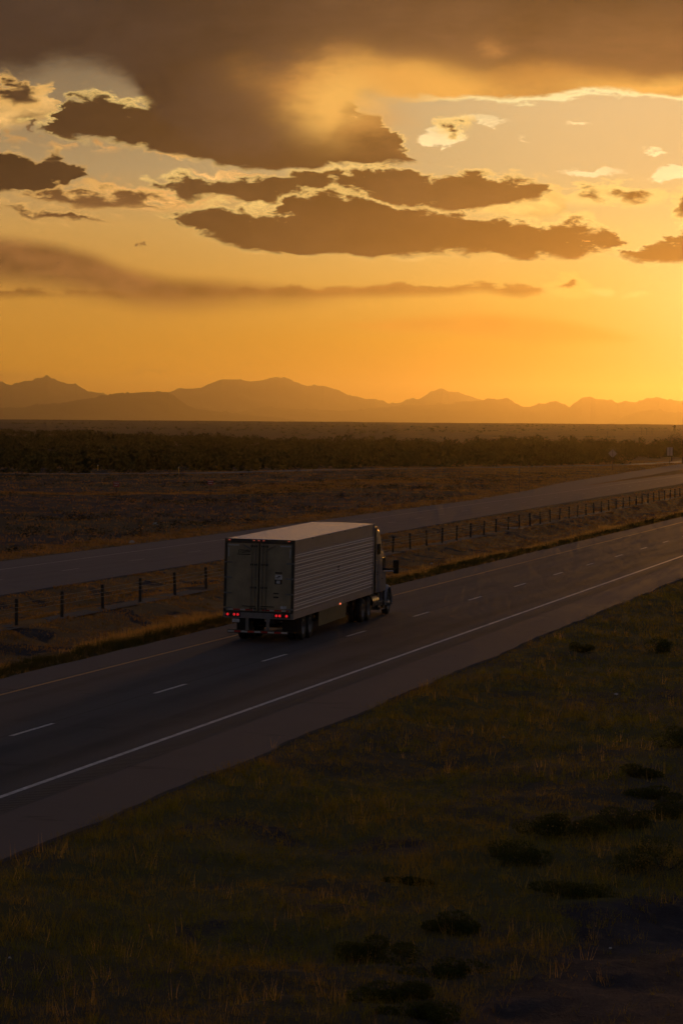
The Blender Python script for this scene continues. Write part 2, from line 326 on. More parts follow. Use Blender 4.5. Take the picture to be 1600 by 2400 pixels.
# ------------------------------------------------------------------ mesh helpers
def link(name, verts, faces, mat_, parent=None, smooth=False):
    me = bpy.data.meshes.new(name); me.from_pydata([tuple(v) for v in verts], [], faces)
    if mat_ is not None: me.materials.append(mat_)
    if smooth: me.polygons.foreach_set('use_smooth', [True] * len(me.polygons))
    me.update()
    o = bpy.data.objects.new(name, me); C.objects.link(o)
    if parent is not None: o.parent = parent
    return o
def fastmesh(name, co, tris, mat_, tone=None, parent=None, smooth=False):
    n = len(co); m = len(tris); k = tris.shape[1]
    me = bpy.data.meshes.new(name); me.vertices.add(n); me.vertices.foreach_set('co', np.ascontiguousarray(co, np.float32).ravel())
    me.loops.add(m * k); me.loops.foreach_set('vertex_index', np.ascontiguousarray(tris, np.int32).ravel())
    me.polygons.add(m); me.polygons.foreach_set('loop_start', np.arange(m, dtype=np.int32) * k)
    if smooth: me.polygons.foreach_set('use_smooth', np.ones(m, bool))
    me.update(calc_edges=True); me.materials.append(mat_)
    if tone is not None:
        a = me.attributes.new('tone', 'FLOAT_COLOR', 'POINT'); t4 = np.ones((n, 4), np.float32); t4[:, :3] = tone if tone.ndim == 2 else tone[:, None]
        a.data.foreach_set('color', t4.ravel())
    o = bpy.data.objects.new(name, me); C.objects.link(o)
    if parent is not None: o.parent = parent
    return o
def tag(o, label=None, cat=None, group=None, kind=None):
    if label: o['label'] = label
    if cat: o['category'] = cat
    if group: o['group'] = group
    if kind: o['kind'] = kind
    return o
def empty(name, loc=(0, 0, 0), rz=0.0):
    o = bpy.data.objects.new(name, None); C.objects.link(o); o.location = loc; o.rotation_euler = (0, 0, rz); o.empty_display_size = .3
    return o
class MB:
    def __init__(s, f=None): s.v = []; s.f = []; s.fn = f
    def box(s, x0, x1, y0, y1, z0, z1, b=0.0):
        i = len(s.v)
        s.v += [(x, y, z) for z in (z0, z1) for y in (y0, y1) for x in (x0, x1)]
        s.f += [tuple(i + k for k in q) for q in ((0, 2, 3, 1), (4, 5, 7, 6), (0, 1, 5, 4), (2, 6, 7, 3), (0, 4, 6, 2), (1, 3, 7, 5))]
        return s
    def cyl(s, c, r, h, axis='x', n=20, r2=None):
        r2 = r if r2 is None else r2; i = len(s.v)
        for k, (rr, d) in enumerate(((r, -h / 2), (r2, h / 2))):
            for j in range(n):
                a = 2 * math.pi * j / n; p, q = rr * math.cos(a), rr * math.sin(a)
                v = {'x': (d, p, q), 'y': (p, d, q), 'z': (p, q, d)}[axis]
                s.v.append((c[0] + v[0], c[1] + v[1], c[2] + v[2]))
        for j in range(n): s.f.append((i + j, i + (j + 1) % n, i + n + (j + 1) % n, i + n + j))
        s.f.append(tuple(i + j for j in range(n))[::-1]); s.f.append(tuple(i + n + j for j in range(n)))
        return s
    def tube(s, p, q, r, n=8):
        p = Vector(p); q = Vector(q); d = (q - p).normalized(); a = d.orthogonal().normalized(); b = d.cross(a); i = len(s.v)
        for o in (p, q):
            for j in range(n):
                t = 2 * math.pi * j / n; s.v.append(tuple(o + a * (r * math.cos(t)) + b * (r * math.sin(t))))
        for j in range(n): s.f.append((i + j, i + (j + 1) % n, i + n + (j + 1) % n, i + n + j))
        s.f.append(tuple(i + j for j in range(n))[::-1]); s.f.append(tuple(i + n + j for j in range(n)))
        return s
    def lathe(s, c, prof, axis='x', n=24):
        i = len(s.v); m = len(prof)
        for d, r in prof:
            for j in range(n):
                a = 2 * math.pi * j / n; p, q = r * math.cos(a), r * math.sin(a)
                v = {'x': (d, p, q), 'y': (p, d, q), 'z': (p, q, d)}[axis]
                s.v.append((c[0] + v[0], c[1] + v[1], c[2] + v[2]))
        for k in range(m - 1):
            for j in range(n): s.f.append((i + k * n + j, i + k * n + (j + 1) % n, i + (k + 1) * n + (j + 1) % n, i + (k + 1) * n + j))
        return s
    def loft(s, secs, cap=True):
        i = len(s.v); n = len(secs[0])
        for q in secs: s.v += list(q)
        for k in range(len(secs) - 1):
            for j in range(n): s.f.append((i + k * n + j, i + k * n + (j + 1) % n, i + (k + 1) * n + (j + 1) % n, i + (k + 1) * n + j))
        if cap:
            s.f.append(tuple(i + j for j in range(n))[::-1]); s.f.append(tuple(i + (len(secs) - 1) * n + j for j in range(n)))
        return s
    def build(s, name, m, parent=None, smooth=False):
        v = [s.fn(p) for p in s.v] if s.fn else s.v
        o = link(name, v, s.f, m, parent, smooth)
        return o
def bevel(o, wd=.02, seg=2):
    b = o.modifiers.new('b', 'BEVEL'); b.width = wd; b.segments = seg; b.limit_method = 'ANGLE'; return o

# value noise
def vnoise(x, y, seed=0):
    xi = np.floor(x).astype(np.int64); yi = np.floor(y).astype(np.int64); fx = x - xi; fy = y - yi
    def h(a, b):
        n = (a * 374761393 + b * 668265263 + seed * 974634777) & 0xffffffff
        n = ((n ^ (n >> 13)) * 1274126177) & 0xffffffff
        return ((n ^ (n >> 16)) & 0xffff) / 65535.0
    u = fx * fx * (3 - 2 * fx); v = fy * fy * (3 - 2 * fy)
    return (h(xi, yi) * (1 - u) + h(xi + 1, yi) * u) * (1 - v) + (h(xi, yi + 1) * (1 - u) + h(xi + 1, yi + 1) * u) * v
def fbm(x, y, oct=4, seed=0, g=.5):
    s = 0; a = 1; t = 0
    for k in range(oct): s = s + a * vnoise(x * 2 ** k, y * 2 ** k, seed + k); t += a; a *= g
    return s / t
def sstep(v, a, b):
    t = np.clip((v - a) / (b - a), 0, 1); return t * t * (3 - 2 * t)

# ------------------------------------------------------------------ layout of the highway (metres; s along, t across to the left)
AZN, AZF = R(12.1), R(11.6)
def frame(az): return np.array([math.sin(az), math.cos(az)]), np.array([-math.cos(az), math.sin(az)])
dN, nN = frame(AZN); dF, nF = frame(AZF)
def toN(x, y): return x * dN[0] + y * dN[1], x * nN[0] + y * nN[1]
def toF(x, y): return x * dF[0] + y * dF[1], x * nF[0] + y * nF[1]
def fromF(s, t): return s * dF[0] + t * nF[0], s * dF[1] + t * nF[1]
def fromN(s, t): return s * dN[0] + t * nN[0], s * dN[1] + t * nN[1]
def far_lo(s): return np.interp(s, [0, 250, 306, 509, 900], [46.3, 46.5, 47.4, 48.6, 49.5])
def far_hi(s): return far_lo(s) + 11.4
def ramp_in(s): return np.interp(s, [300, 340, 450, 600, 900], [56.9, 57.2, 59.2, 63.5, 74])
def ramp_out(s): return np.interp(s, [300, 350, 430, 490, 637, 900], [57.3, 58.4, 62.0, 66, 72, 82])

FRONT = np.array([(-140, 505), (-56, 522), (-24, 560), (0, 632), (20, 670), (42, 715), (62, 760), (72, 790), (95, 880), (120, 1000)], float)
OCHRE = np.array([(-75, 350), (-40, 371), (-14, 391), (-4, 440), (3, 481), (14, 520)], float)
def dist_poly(x, y, P):
    d = np.full(np.shape(x), 1e9)
    for a, b in zip(P[:-1], P[1:]):
        ab = b - a; t = np.clip(((x - a[0]) * ab[0] + (y - a[1]) * ab[1]) / (ab @ ab), 0, 1)
        d = np.minimum(d, np.hypot(x - a[0] - t * ab[0], y - a[1] - t * ab[1]))
    return d
def height(x, y):
    r = np.hypot(x, y); az = np.arctan2(x, np.maximum(y, 1e-3))
    fwd = np.clip(y / np.maximum(r, 1), 0, 1)
    tgt = 17.4 + np.clip(az, -.3, .3) * 19.0
    z = np.clip(r - 900, 0, 3600) / 3600 * tgt * fwd - np.clip(r - 4500, 0, 4000) * .004
    sN, tN = toN(x, y); sF, tF = toF(x, y)
    road = np.maximum.reduce([sstep(tN, 17.0, 18.4) * sstep(tN, 33.6, 32.2),
                              sstep(tF, far_lo(sF) - 1.2, far_lo(sF)) * sstep(tF, far_hi(sF) + 1.5, far_hi(sF)),
                              sstep(tF, ramp_in(sF) - 1, ramp_in(sF)) * sstep(tF, ramp_out(sF) + 1.5, ramp_out(sF)) * (sF > 290),
                              sstep(dist_poly(x, y, FRONT), 5.5, 3.6)])
    near = sstep(r, 260, 120)
    bump = (fbm(x * .35, y * .35, 4, 3) - .5) * .30 + (fbm(x * 1.4, y * 1.4, 3, 9) - .5) * .14 * near
    bump = bump + (fbm(x * .05, y * .05, 3, 21) - .5) * .7 * sstep(tF, 58, 75)
    bump = bump + sstep(r, 600, 1500) * (fbm(x * .012, y * .012, 3, 5) - .5) * 1.2
    fore = sstep(tN, 18.4, 14.0) * -.28 + sstep(tN, 15, 0) * (fbm(x * .12, y * .12, 3, 31) - .5) * .9
    med = -.35 * sstep(tN, 32.4, 35) * sstep(tF, 46, 43) * sstep(np.abs(tF - 38.75), .8, 3)
    z = z + (bump + fore + med) * (1 - road) - .045 * road - .02
    return z
def weights(x, y):
    """0..1 masks: how dry-grassy, how green, how bare the ground is"""
    sN, tN = toN(x, y); sF, tF = toF(x, y); r = np.hypot(x, y)
    n1 = fbm(x * .18, y * .11, 4, 11); n2 = fbm(x * .5, y * .3, 4, 15); n3 = fbm(x * .045, y * .03, 4, 17)
    fg = sstep(tN, 18.6, 18.0)
    # bare earth track in the lower right corner
    bare_fg = sstep(x * .92 - (y - 44) * .27 + (n2 - .5) * 2.4 + (n1 - .5) * 2.2, 0.7, 2.0) * sstep(y, 62, 54)
    bare_fg = np.maximum(bare_fg, sstep(n1 * .6 + n2 * .4, .62, .74) * .5)
    green_fg = sstep(n1 * .5 + n3 * .6, .42, .62)
    med = sstep(tN, 32.0, 32.8) * sstep(tF, 46.4, 45.8)
    bare_med = sstep(n2, .52, .68) * .7
    far = sstep(tF, 58, 59)
    och = sstep(dist_poly(x, y, OCHRE) + (n1 - .5) * 12, 9, 3) + sstep(dist_poly(x, y, FRONT) + (n1 - .5) * 3, 7.5, 4.5) * .8 + sstep(tF, far_hi(sF) + 5.5 + (n2 - .5) * 3, far_hi(sF) + 2.5) * sstep(tF, far_hi(sF) - .5, far_hi(sF) + .5)
    right = sstep(x - y * .012, -5, 30)
    bare_far = np.clip(sstep(n3 * .5 + n1 * .5, .40, .56) - och, 0, 1) * (1 - .5 * right)
    beyond = sstep(r, 620, 760)
    bare = fg * bare_fg + med * bare_med + far * bare_far * (1 - beyond)
    green = fg * green_fg + med * sstep(n1, .62, .8) * .3 + far * sstep(n3, .5, .7) * .4
    return np.clip(bare, 0, 1), np.clip(green, 0, 1), np.clip(och * far + med * .8 + far * right * .5 + beyond * .25, 0, 1)

# ------------------------------------------------------------------ ground sheet
rr = np.concatenate([np.array([0.01, 6, 14, 22, 30]), np.exp(np.arange(math.log(36), math.log(28000), .0088))])
aa = np.concatenate([np.linspace(-180, -20, 33)[:-1], np.linspace(-20, -9, 23)[:-1], np.linspace(-9, 10, 420)[:-1], np.linspace(10, 22, 25)[:-1], np.linspace(22, 180, 33)])
RR, AA = np.meshgrid(rr, np.radians(aa), indexing='ij')
gx = RR * np.sin(AA); gy = RR * np.cos(AA); gz = height(gx, gy)
co = np.stack([gx, gy, gz], -1).reshape(-1, 3); na = len(aa)
I = (np.arange(len(rr) - 1)[:, None] * na + np.arange(na - 1)[None]).ravel()
quads = np.stack([I, I + 1, I + na + 1, I + na], -1)[:, ::-1]
bare, green, dry = weights(gx.ravel(), gy.ravel())

gm = bpy.data.materials.new('ground_earth'); gm.use_nodes = True; t = NT(gm.node_tree); b = t.N['Principled BSDF']
pos = t.new('ShaderNodeNewGeometry').outputs['Position']
mp = t.new('ShaderNodeMapping'); mp.inputs['Rotation'].default_value = (0, 0, R(12)); mp.inputs['Scale'].default_value = (1, .5, 1); t.L.new(pos, mp.inputs[0])
att = t.new('ShaderNodeAttribute', attribute_name='cover'); ac = t.sep(att.outputs['Color'])
nA = t.noise(mp.outputs[0], .6, 6, .65); nB = t.noise(mp.outputs[0], 3.5, 5, .7); nC = t.noise(mp.outputs[0], .05, 5, .6); nD = t.noise(pos, 14, 3, .6)
jit = t.m('MULTIPLY', t.m('SUBTRACT', nA.outputs['Fac'], .5), 1.1)
g_ = t.ss(t.m('ADD', ac[1], jit), .35, .7); d_ = t.ss(t.m('ADD', ac[2], jit), .3, .65); b_ = t.ss(t.m('ADD', ac[0], jit), .35, .6)
base = t.mix(nB.outputs['Fac'], (.050, .040, .024), (.085, .062, .034))
base = t.mix(g_, base, t.mix(nB.outputs['Fac'], (.058, .052, .016), (.11, .085, .026)))
base = t.mix(d_, base, t.mix(nA.outputs['Fac'], (.12, .066, .028), (.30, .16, .055)))
soil = t.mix(t.ss(nA.outputs['Fac'], .35, .65), (.055, .042, .045), (.026, .021, .024))
soil = t.mix(t.m('MULTIPLY', t.ss(nB.outputs['Fac'], .55, .7), .7), soil, (.13, .085, .055))
base = t.mix(b_, base, soil)
base = t.mix(t.m('MULTIPLY', t.ss(nC.outputs['Fac'], .45, .7), .35), base, (.035, .03, .022))
t.L.new(base, b.inputs['Base Color']); b.inputs['Roughness'].default_value = .95; b.inputs['Specular IOR Level'].default_value = .15
bp = t.new('ShaderNodeBump'); bp.inputs['Strength'].default_value = .7; bp.inputs['Distance'].default_value = .12
t.L.new(t.m('MULTIPLY_ADD', nD.outputs['Fac'], .3, nB.outputs['Fac']), bp.inputs['Height']); t.L.new(bp.outputs[0], b.inputs['Normal'])
go = fastmesh('ground', co, quads, gm, smooth=True)
a_ = go.data.attributes.new('cover', 'FLOAT_COLOR', 'POINT'); c4 = np.ones((len(co), 4), np.float32); c4[:, 0] = bare; c4[:, 1] = green; c4[:, 2] = dry
a_.data.foreach_set('color', c4.ravel()); tag(go, kind='structure')

# ------------------------------------------------------------------ road surfaces
def roadmat(name, base, tracks, joints, shoulder=False):
    m = bpy.data.materials.new(name); m.use_nodes = True; t = NT(m.node_tree); b = t.N['Principled BSDF']
    oc = t.new('ShaderNodeTexCoord').outputs['Object']; x, y, _ = t.sep(oc)[:3]
    mp = t.new('ShaderNodeMapping'); mp.inputs['Scale'].default_value = (1, .06, 1); t.L.new(oc, mp.inputs[0])
    st = t.noise(mp.outputs[0], 1.1, 5, .6); st2 = t.noise(mp.outputs[0], 6, 3, .6); fine = t.noise(oc, 25, 3, .7); blot = t.noise(oc, .35, 5, .6)
    c = t.mix(t.lr(st.outputs['Fac'], .3, .7), tuple(v * .75 for v in base), tuple(v * 1.25 for v in base))
    c = t.mix(t.m('MULTIPLY', t.ss(blot.outputs['Fac'], .45, .7), .35), c, tuple(v * .6 for v in base))
    c = t.mix(t.m('MULTIPLY', fine.outputs['Fac'], .3), c, tuple(v * 1.5 for v in base))
    for cx, wd, s in tracks:                        # oil and tyre polish down the lanes
        d = t.m('ABSOLUTE', t.m('SUBTRACT', t.m('MULTIPLY_ADD', t.m('SUBTRACT', st.outputs['Fac'], .5), .8, x), cx))
        c = t.mix(t.m('MULTIPLY', t.ss(d, wd, wd * .2), t.m('MULTIPLY', s, t.lr(blot.outputs['Fac'], .3, .7, .6, 1.2))), c, tuple(v * .35 for v in base))
    if shoulder:
        sh = t.ss(t.m('ADD', x, t.m('MULTIPLY', t.m('SUBTRACT', st2.outputs['Fac'], .5), .2)), -20.86, -20.7)
        sh = t.m('MAXIMUM', sh, t.ss(x, -30.2, -30.35))
        c = t.mix(1.0, c, t.mix(sh, (.88, .90, .94), (1.42, 1.24, 1.16)), 'MULTIPLY')
    for jx in joints:
        d = t.m('ABSOLUTE', t.m('SUBTRACT', t.m('MULTIPLY_ADD', t.m('SUBTRACT', st2.outputs['Fac'], .5), .05, x), jx))
        c = t.mix(t.m('MULTIPLY', t.ss(d, .045, .02), .7), c, (.012, .01, .009))
    # transverse cracks on the shoulder
    wv = t.noise(t.comb(t.m('MULTIPLY', x, .25), y), .9, 2, .5)
    ck = t.m('ABSOLUTE', t.m('SUBTRACT', t.m('FRACT', t.m('DIVIDE', t.m('MULTIPLY_ADD', wv.outputs['Fac'], 5, t.m('MULTIPLY_ADD', x, .25, y)), 9.3)), .5))
    c = t.mix(t.m('MULTIPLY', t.ss(ck, .016, .004), t.m('MULTIPLY', t.ss(blot.outputs['Fac'], .42, .6), .6)), c, (.012, .01, .009))
    t.L.new(c, b.inputs['Base Color'])
    t.L.new(t.lr(st.outputs['Fac'], .3, .7, .68, .85), b.inputs['Roughness']); b.inputs['Specular IOR Level'].default_value = .28
    bp = t.new('ShaderNodeBump'); bp.inputs['Strength'].default_value = .5; bp.inputs['Distance'].default_value = .006
    t.L.new(fine.outputs['Fac'], bp.inputs['Height']); t.L.new(bp.outputs[0], b.inputs['Normal'])
    return m
SS = np.unique(np.concatenate([np.arange(20, 520, 4.0), np.arange(520, 1500, 12.0)]))
def rz(s, t, fr, z): x, y = fr(s, t); r = np.hypot(x, y); az = np.arctan2(x, y); return np.clip(r - 900, 0, 3600) / 3600 * (17.4 + az * 19) + z
def strip(name, lo, hi, fr, z, mt, az, s0=20, s1=1500, parent=None, skirt=False, cols=2, jag=0.0):
    """a long sheet; mesh kept in a frame turned along the road so that its material runs with the lanes"""
    S = SS[(SS >= s0) & (SS <= s1)]
    if jag: S = np.arange(s0, s1, .6)
    v = []; f = []; lo_ = lo(S) if callable(lo) else np.full(len(S), float(lo)); hi_ = hi(S) if callable(hi) else np.full(len(S), float(hi))
    if jag:
        lo_ = lo_ + (fbm(S * .35, S * 0 + 3, 4, 77) - .5) * jag; hi_ = hi_ + (fbm(S * .35, S * 0 + 9, 4, 78) - .5) * jag * .6
    T = [lo_ + (hi_ - lo_) * k / (cols - 1) for k in range(cols)]
    for k in range(len(S)):
        for tt in T: v.append((-tt[k], S[k], float(rz(S[k], tt[k], fr, z))))
    if skirt:
        n0 = len(v)
        for k in range(len(S)):
            v.append((-lo_[k] + .06, S[k], v[k * cols][2] - .2)); v.append((-hi_[k] - .06, S[k], v[k * cols][2] - .2))
        for k in range(len(S) - 1):
            f.append((k * cols, n0 + 2 * k, n0 + 2 * k + 2, (k + 1) * cols)); f.append((k * cols + cols - 1, (k + 1) * cols + cols - 1, n0 + 2 * k + 3, n0 + 2 * k + 1))
    for k in range(len(S) - 1):
        for c in range(cols - 1): q = k * cols + c; f.append((q, q + cols, q + cols + 1, q + 1))
    o = link(name, v, f, mt, parent)
    if parent is None: o.rotation_euler = (0, 0, -az)
    return o
ASN = roadmat('asphalt_near', (.058, .053, .057), [(-22.9, .6, .8), (-24.8, .55, .6), (-24.0, 1.3, .3), (-27.0, .5, .5), (-29.0, .5, .5), (-21.0, .35, .3)], [-25.95, -21.3], shoulder=True)
ASF = roadmat('asphalt_far', (.095, .080, .086), [(-49.6, .5, .25), (-51.2, .5, .25), (-53.0, .5, .2), (-55, .5, .2)], [-52.2])
near = tag(strip('road', 18.55, 32.0, fromN, 0.0, ASN, AZN, skirt=True, cols=6, jag=.35), kind='structure')
farr = tag(strip('road', far_lo, far_hi, fromF, 0.0, ASF, AZF, skirt=True, cols=4), kind='structure')
rampo = tag(strip('exit_ramp', ramp_in, ramp_out, fromF, .006, ASF, AZF, s0=300, s1=900), kind='structure')
PW = mat('white_paint', (.44, .42, .41), .55, var=(3.5, .45)); PWR = mat('worn_paint', (.26, .23, .22), .6, var=(1.2, .35)); PY = mat('yellow_paint', (.42, .19, .03), .55, var=(1.2, .3))
strip('edge_line', 21.70, 21.86, fromN, .004, PW, AZN, parent=near, s0=30, s1=900)
strip('yellow_line', 29.98, 30.12, fromN, .004, PY, AZN, parent=near, s0=30, s1=900)
strip('edge_line', lambda s: far_lo(s) + 8.1, lambda s: far_lo(s) + 8.25, fromF, .004, PWR, AZF, parent=farr, s0=60, s1=900)
strip('yellow_line', lambda s: far_lo(s) + 1.0, lambda s: far_lo(s) + 1.12, fromF, .004, mat('worn_yellow', (.10, .062, .028), .7, var=(.6, .5)), AZF, parent=farr, s0=60, s1=900)
d0 = None
for k in range(-1, 34):                                  # lane dashes, one object each
    s = 79.3 + k * 14.1
    if d0 is None: d0 = MB().box(-.065, .065, 0, 3.7, .002, .0045).build('lane_dash', PW, near)
    else: d0 = d0.copy(); C.objects.link(d0); d0.parent = near
    d0.location = (-25.82, s, 0)
d1 = None
for k in range(-3, 26):
    s = 170.6 + k * 14.3
    if d1 is None: d1 = MB().box(-.06, .06, 0, 3.6, .002, .0045).build('lane_dash', PWR, farr)
    else: d1 = d1.copy(); C.objects.link(d1); d1.parent = farr
    d1.location = (-float(far_lo(s) + 4.6), s, 0)
# rumble strip: milled grooves, a rise and a hollow each
v = []; f = []; s = 45.0; k = 0
RX0, RX1 = -21.42, -20.86
while s < 330:
    for (ds, z) in ((0, .004), (.16, .004), (.19, .0015), (.27, .0015)): v += [(RX0, s + ds, z), (RX1, s + ds, z)]
    s += .30
nrow = len(v) // 2
f = [(2 * i, 2 * i + 1, 2 * i + 3, 2 * i + 2) for i in range(nrow - 1)]
rs = link('rumble_strip', v, f, mat('milled_asphalt', (.04, .035, .035), .7), near)
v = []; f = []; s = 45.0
while s < 330:                                           # flat dark sheets over the hollows, their shade put into the colour
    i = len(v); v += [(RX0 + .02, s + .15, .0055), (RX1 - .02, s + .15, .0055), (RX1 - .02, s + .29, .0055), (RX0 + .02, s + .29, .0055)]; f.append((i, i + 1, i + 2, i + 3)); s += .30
gr = link('groove_shade', v, f, mat('hollow_shade', (.010, .009, .009), .8), near); tag(gr, kind='stuff'); tag(rs, kind='stuff')
# frontage road beyond the field
def poly_strip(name, P, hw, z, mt):
    v = []; f = []; pts = []
    for a, b in zip(P[:-1], P[1:]):
        for q in np.linspace(0, 1, 12, endpoint=False): pts.append(a + (b - a) * q)
    pts = np.array(pts)
    for i, p in enumerate(pts):
        d = pts[min(i + 1, len(pts) - 1)] - pts[max(i - 1, 0)]; d /= np.hypot(*d); n = np.array([-d[1], d[0]])
        for sgn in (-1, 1): q = p + n * hw * sgn; v.append((q[0], q[1], z + float(np.clip(np.hypot(*q) - 900, 0, 3600)) / 3600 * 17.4))
    f = [(2 * i, 2 * i + 1, 2 * i + 3, 2 * i + 2) for i in range(len(pts) - 1)]
    return tag(link(name, v, f, mt), kind='structure')
poly_strip('frontage_road', FRONT, 3.4, .0, mat('old_asphalt', (.10, .08, .078), .6, var=(.4, .2)))
ms = tag(strip('barrier_mow_strip', 38.25, 39.35, fromF, -.005, mat('mow_strip', (.042, .035, .034), .8, var=(1.3, .3)), AZF, s0=60, s1=700), kind='structure')

# ------------------------------------------------------------------ mountains
def ridge(name, pts, D, depth, colr, seed, foot=-30.0, ext=0.0):
    px = np.array([p[0] for p in pts], float); py = np.array([p[1] for p in pts], float)
    # unroll the picture angles once to get true azimuths and heights
    dy = py - 1200; az = ((px - 800) + ROLL * dy) / FPX; el = (1004 - (py - ROLL * (px - 800))) / FPX
    azs = np.linspace(-.20, .20, 1500)
    e = np.interp(azs, az, el)
    lo, hi = az[0], az[-1]
    out = np.clip(np.maximum(lo - azs, azs - hi), 0, 1)
    e = e + sstep(out, .001, .02) * ((fbm(azs * 60 + 7, azs * 0, 4, seed) - .5) * .008) - sstep(out, 0.0, .05) * ext
    zs_ = CAMH + e * D; zr = zs_ + (fbm(azs * 900, azs * 0 + seed, 3, seed + 1) - .5) * D * .0011 + (fbm(azs * 330, azs * 0 + seed, 3, seed + 8) - .5) * D * .0013
    rows = np.linspace(-1, 1, 61); V_ = []
    for q in rows:
        k = np.exp(-(q * 1.7) ** 2) if q < 0 else np.exp(-(q * 1.7) ** 2)
        rad = D + q * depth
        cut = (fbm(azs * 55 + q * 2, azs * 0 + q * 3 + 11, 3, seed + 3) - .5) * 2
        h = foot + (zs_ - foot) * np.clip(k * (1 + cut * .45 * abs(q) * 1.6), 0, 1) if abs(q) > .02 else zr
        V_.append(np.stack([rad * np.sin(azs), rad * np.cos(azs), h], -1))
    V_ = np.array(V_); n = V_.shape[1]; I = (np.arange(len(rows) - 1)[:, None] * n + np.arange(n - 1)[None]).ravel()
    m = mat(name + '_rock', colr, .95, var=(.004, .25), spec=.1)
    return tag(fastmesh(name, V_.reshape(-1, 3), np.stack([I, I + 1, I + n + 1, I + n], -1)[:, ::-1], m, smooth=True), kind='structure')
FARM = [(0, 896.4), (31, 902), (76.5, 893), (113, 882.6), (155.6, 899), (181, 900), (209, 917), (245, 921.4), (262, 930), (330, 940), (398, 919), (423.5, 911.7), (469, 910.7), (495, 899), (520, 889.8), (561, 890.8), (587, 895.4), (622, 890.8), (650.5, 884.7), (678.6, 892.8), (719.4, 905), (760, 905), (800, 918.6), (818, 928), (836, 929.6), (866, 938.8), (877.5, 934.7), (910, 946), (938, 944), (968, 934.7), (981, 935.7), (1014, 916.8), (1034.7, 910), (1050, 918.4), (1068, 919.4), (1086, 927), (1126.5, 937), (1200, 955), (1300, 965), (1450, 962), (1600, 965)]
MIDM = [(0, 990), (480, 990), (560, 968), (582, 961), (612, 954), (663, 956.6), (740, 960), (800, 962.8), (860, 961), (927.6, 952.6), (990, 949), (1055, 947.5), (1126, 939), (1167, 936), (1189, 932.6), (1208, 946), (1223.5, 953.6), (1241, 953.6), (1261.7, 946), (1279.6, 946), (1302.5, 941), (1318, 947.4), (1333, 955), (1350, 941), (1361, 932), (1381.6, 929.6), (1392, 937), (1412, 936), (1445, 946), (1463, 941), (1486, 943), (1509, 935.7), (1540, 932), (1560, 938.8), (1600, 941)]
NEARM = [(0, 956), (30.6, 956), (66, 955), (102, 947.4), (143, 946), (183.7, 937), (224.5, 931), (265, 923.5), (316, 920.4), (347, 918.9), (395.4, 920.4), (408, 927), (439, 950), (459, 957.7), (490, 961.7), (561, 970), (663, 980), (720, 992), (1350, 1010), (1400, 1003), (1438, 986), (1463, 975.5), (1494, 965), (1524.5, 960), (1565, 966), (1600, 971)]
ridge('far_mountains', FARM, 23000, 2200, (.06, .045, .035), 3, ext=.002)
ridge('middle_mountains', MIDM, 19500, 1300, (.055, .04, .03), 13)
ridge('near_hills', NEARM, 16500, 1200, (.05, .036, .026), 23, ext=.002)

# ------------------------------------------------------------------ vegetation, uncountable: grass
def blades(name, x, y, hgt, wid, n, spread, mt, tonev=.25, lean=.35, parent=None):
    N = len(x); x = np.repeat(x, n); y = np.repeat(y, n); h = np.repeat(hgt, n) * rng.uniform(.55, 1.15, N * n); wd = np.repeat(wid, n)
    sp = np.repeat(spread if np.ndim(spread) else np.full(N, spread), n)
    a = rng.uniform(0, 2 * np.pi, N * n); rad = np.sqrt(rng.uniform(0, 1, N * n)) * sp
    bx = x + rad * np.cos(a); by = y + rad * np.sin(a); z = height(bx, by) - .01
    f = rng.uniform(0, 2 * np.pi, N * n); lx = rng.normal(0, lean, N * n) * h + .5 * rad * np.cos(a); ly = rng.normal(0, lean, N * n) * h + .5 * rad * np.sin(a)
    dx = np.cos(f) * wd / 2; dy = np.sin(f) * wd / 2
    v = np.empty((N * n, 3, 3)); v[:, 0] = np.stack([bx - dx, by - dy, z], -1); v[:, 1] = np.stack([bx + dx, by + dy, z], -1); v[:, 2] = np.stack([bx + lx, by + ly, z + h], -1)
    tn = np.repeat(rng.uniform(1 - tonev, 1 + tonev, N), n)
    tone = np.repeat(tn, 3)
    tris = np.arange(N * n * 3).reshape(-1, 3)
    return tag(fastmesh(name, v.reshape(-1, 3), tris, mt, tone=tone, parent=parent), kind='stuff')
def in_view(x, y, m=1.12): return np.abs(x / y) < .1081 * m + 1.5 / y
def scatter(ymin, ymax, dens_ref, ref, fn, pw=1.6):
    """positions inside the viewed wedge (with a margin), thinning with distance"""
    X_, Y_ = [], []
    edges = np.exp(np.arange(math.log(ymin), math.log(ymax), .08))
    for a, b in zip(edges[:-1], edges[1:]):
        hw = .1081 * 1.22 * b + 2; n = int(2 * hw * (b - a) * dens_ref * (ref / a) ** pw)
        x = rng.uniform(-hw, hw, n); y = rng.uniform(a, b, n); k = fn(x, y) > rng.uniform(0, 1, n); X_.append(x[k]); Y_.append(y[k])
    return np.concatenate(X_), np.concatenate(Y_)
def f_fg(x, y):
    b_, g_, _ = weights(x, y); _, tN = toN(x, y)
    return (tN < 18.45 + .5 * fbm(x * 1.3, y * .8, 2, 44) ** 2) * (1 - b_ * .93) * np.clip(.35 + 1.1 * fbm(x * .9, y * .55, 3, 41), 0, 1)
x, y = scatter(36, 330, 46, 42, f_fg, 1.7)
_, gg, _ = weights(x, y); r = np.hypot(x, y)
hh = (.07 + .26 * fbm(x * .6, y * .35, 3, 43) ** 1.6) * (1 + .4 * gg)
blades('grass', x, y, hh, .007 * (r / 45) ** .9 + 0 * x, 6, .07 * (r / 45) ** .8, M['grass'], .35, .4)
k = rng.uniform(0, 1, len(x)) < .035
x2, y2 = x[k], y[k]; kk = fbm(x2 * .25, y2 * .2, 2, 47) > .5; x2, y2 = x2[kk], y2[kk]
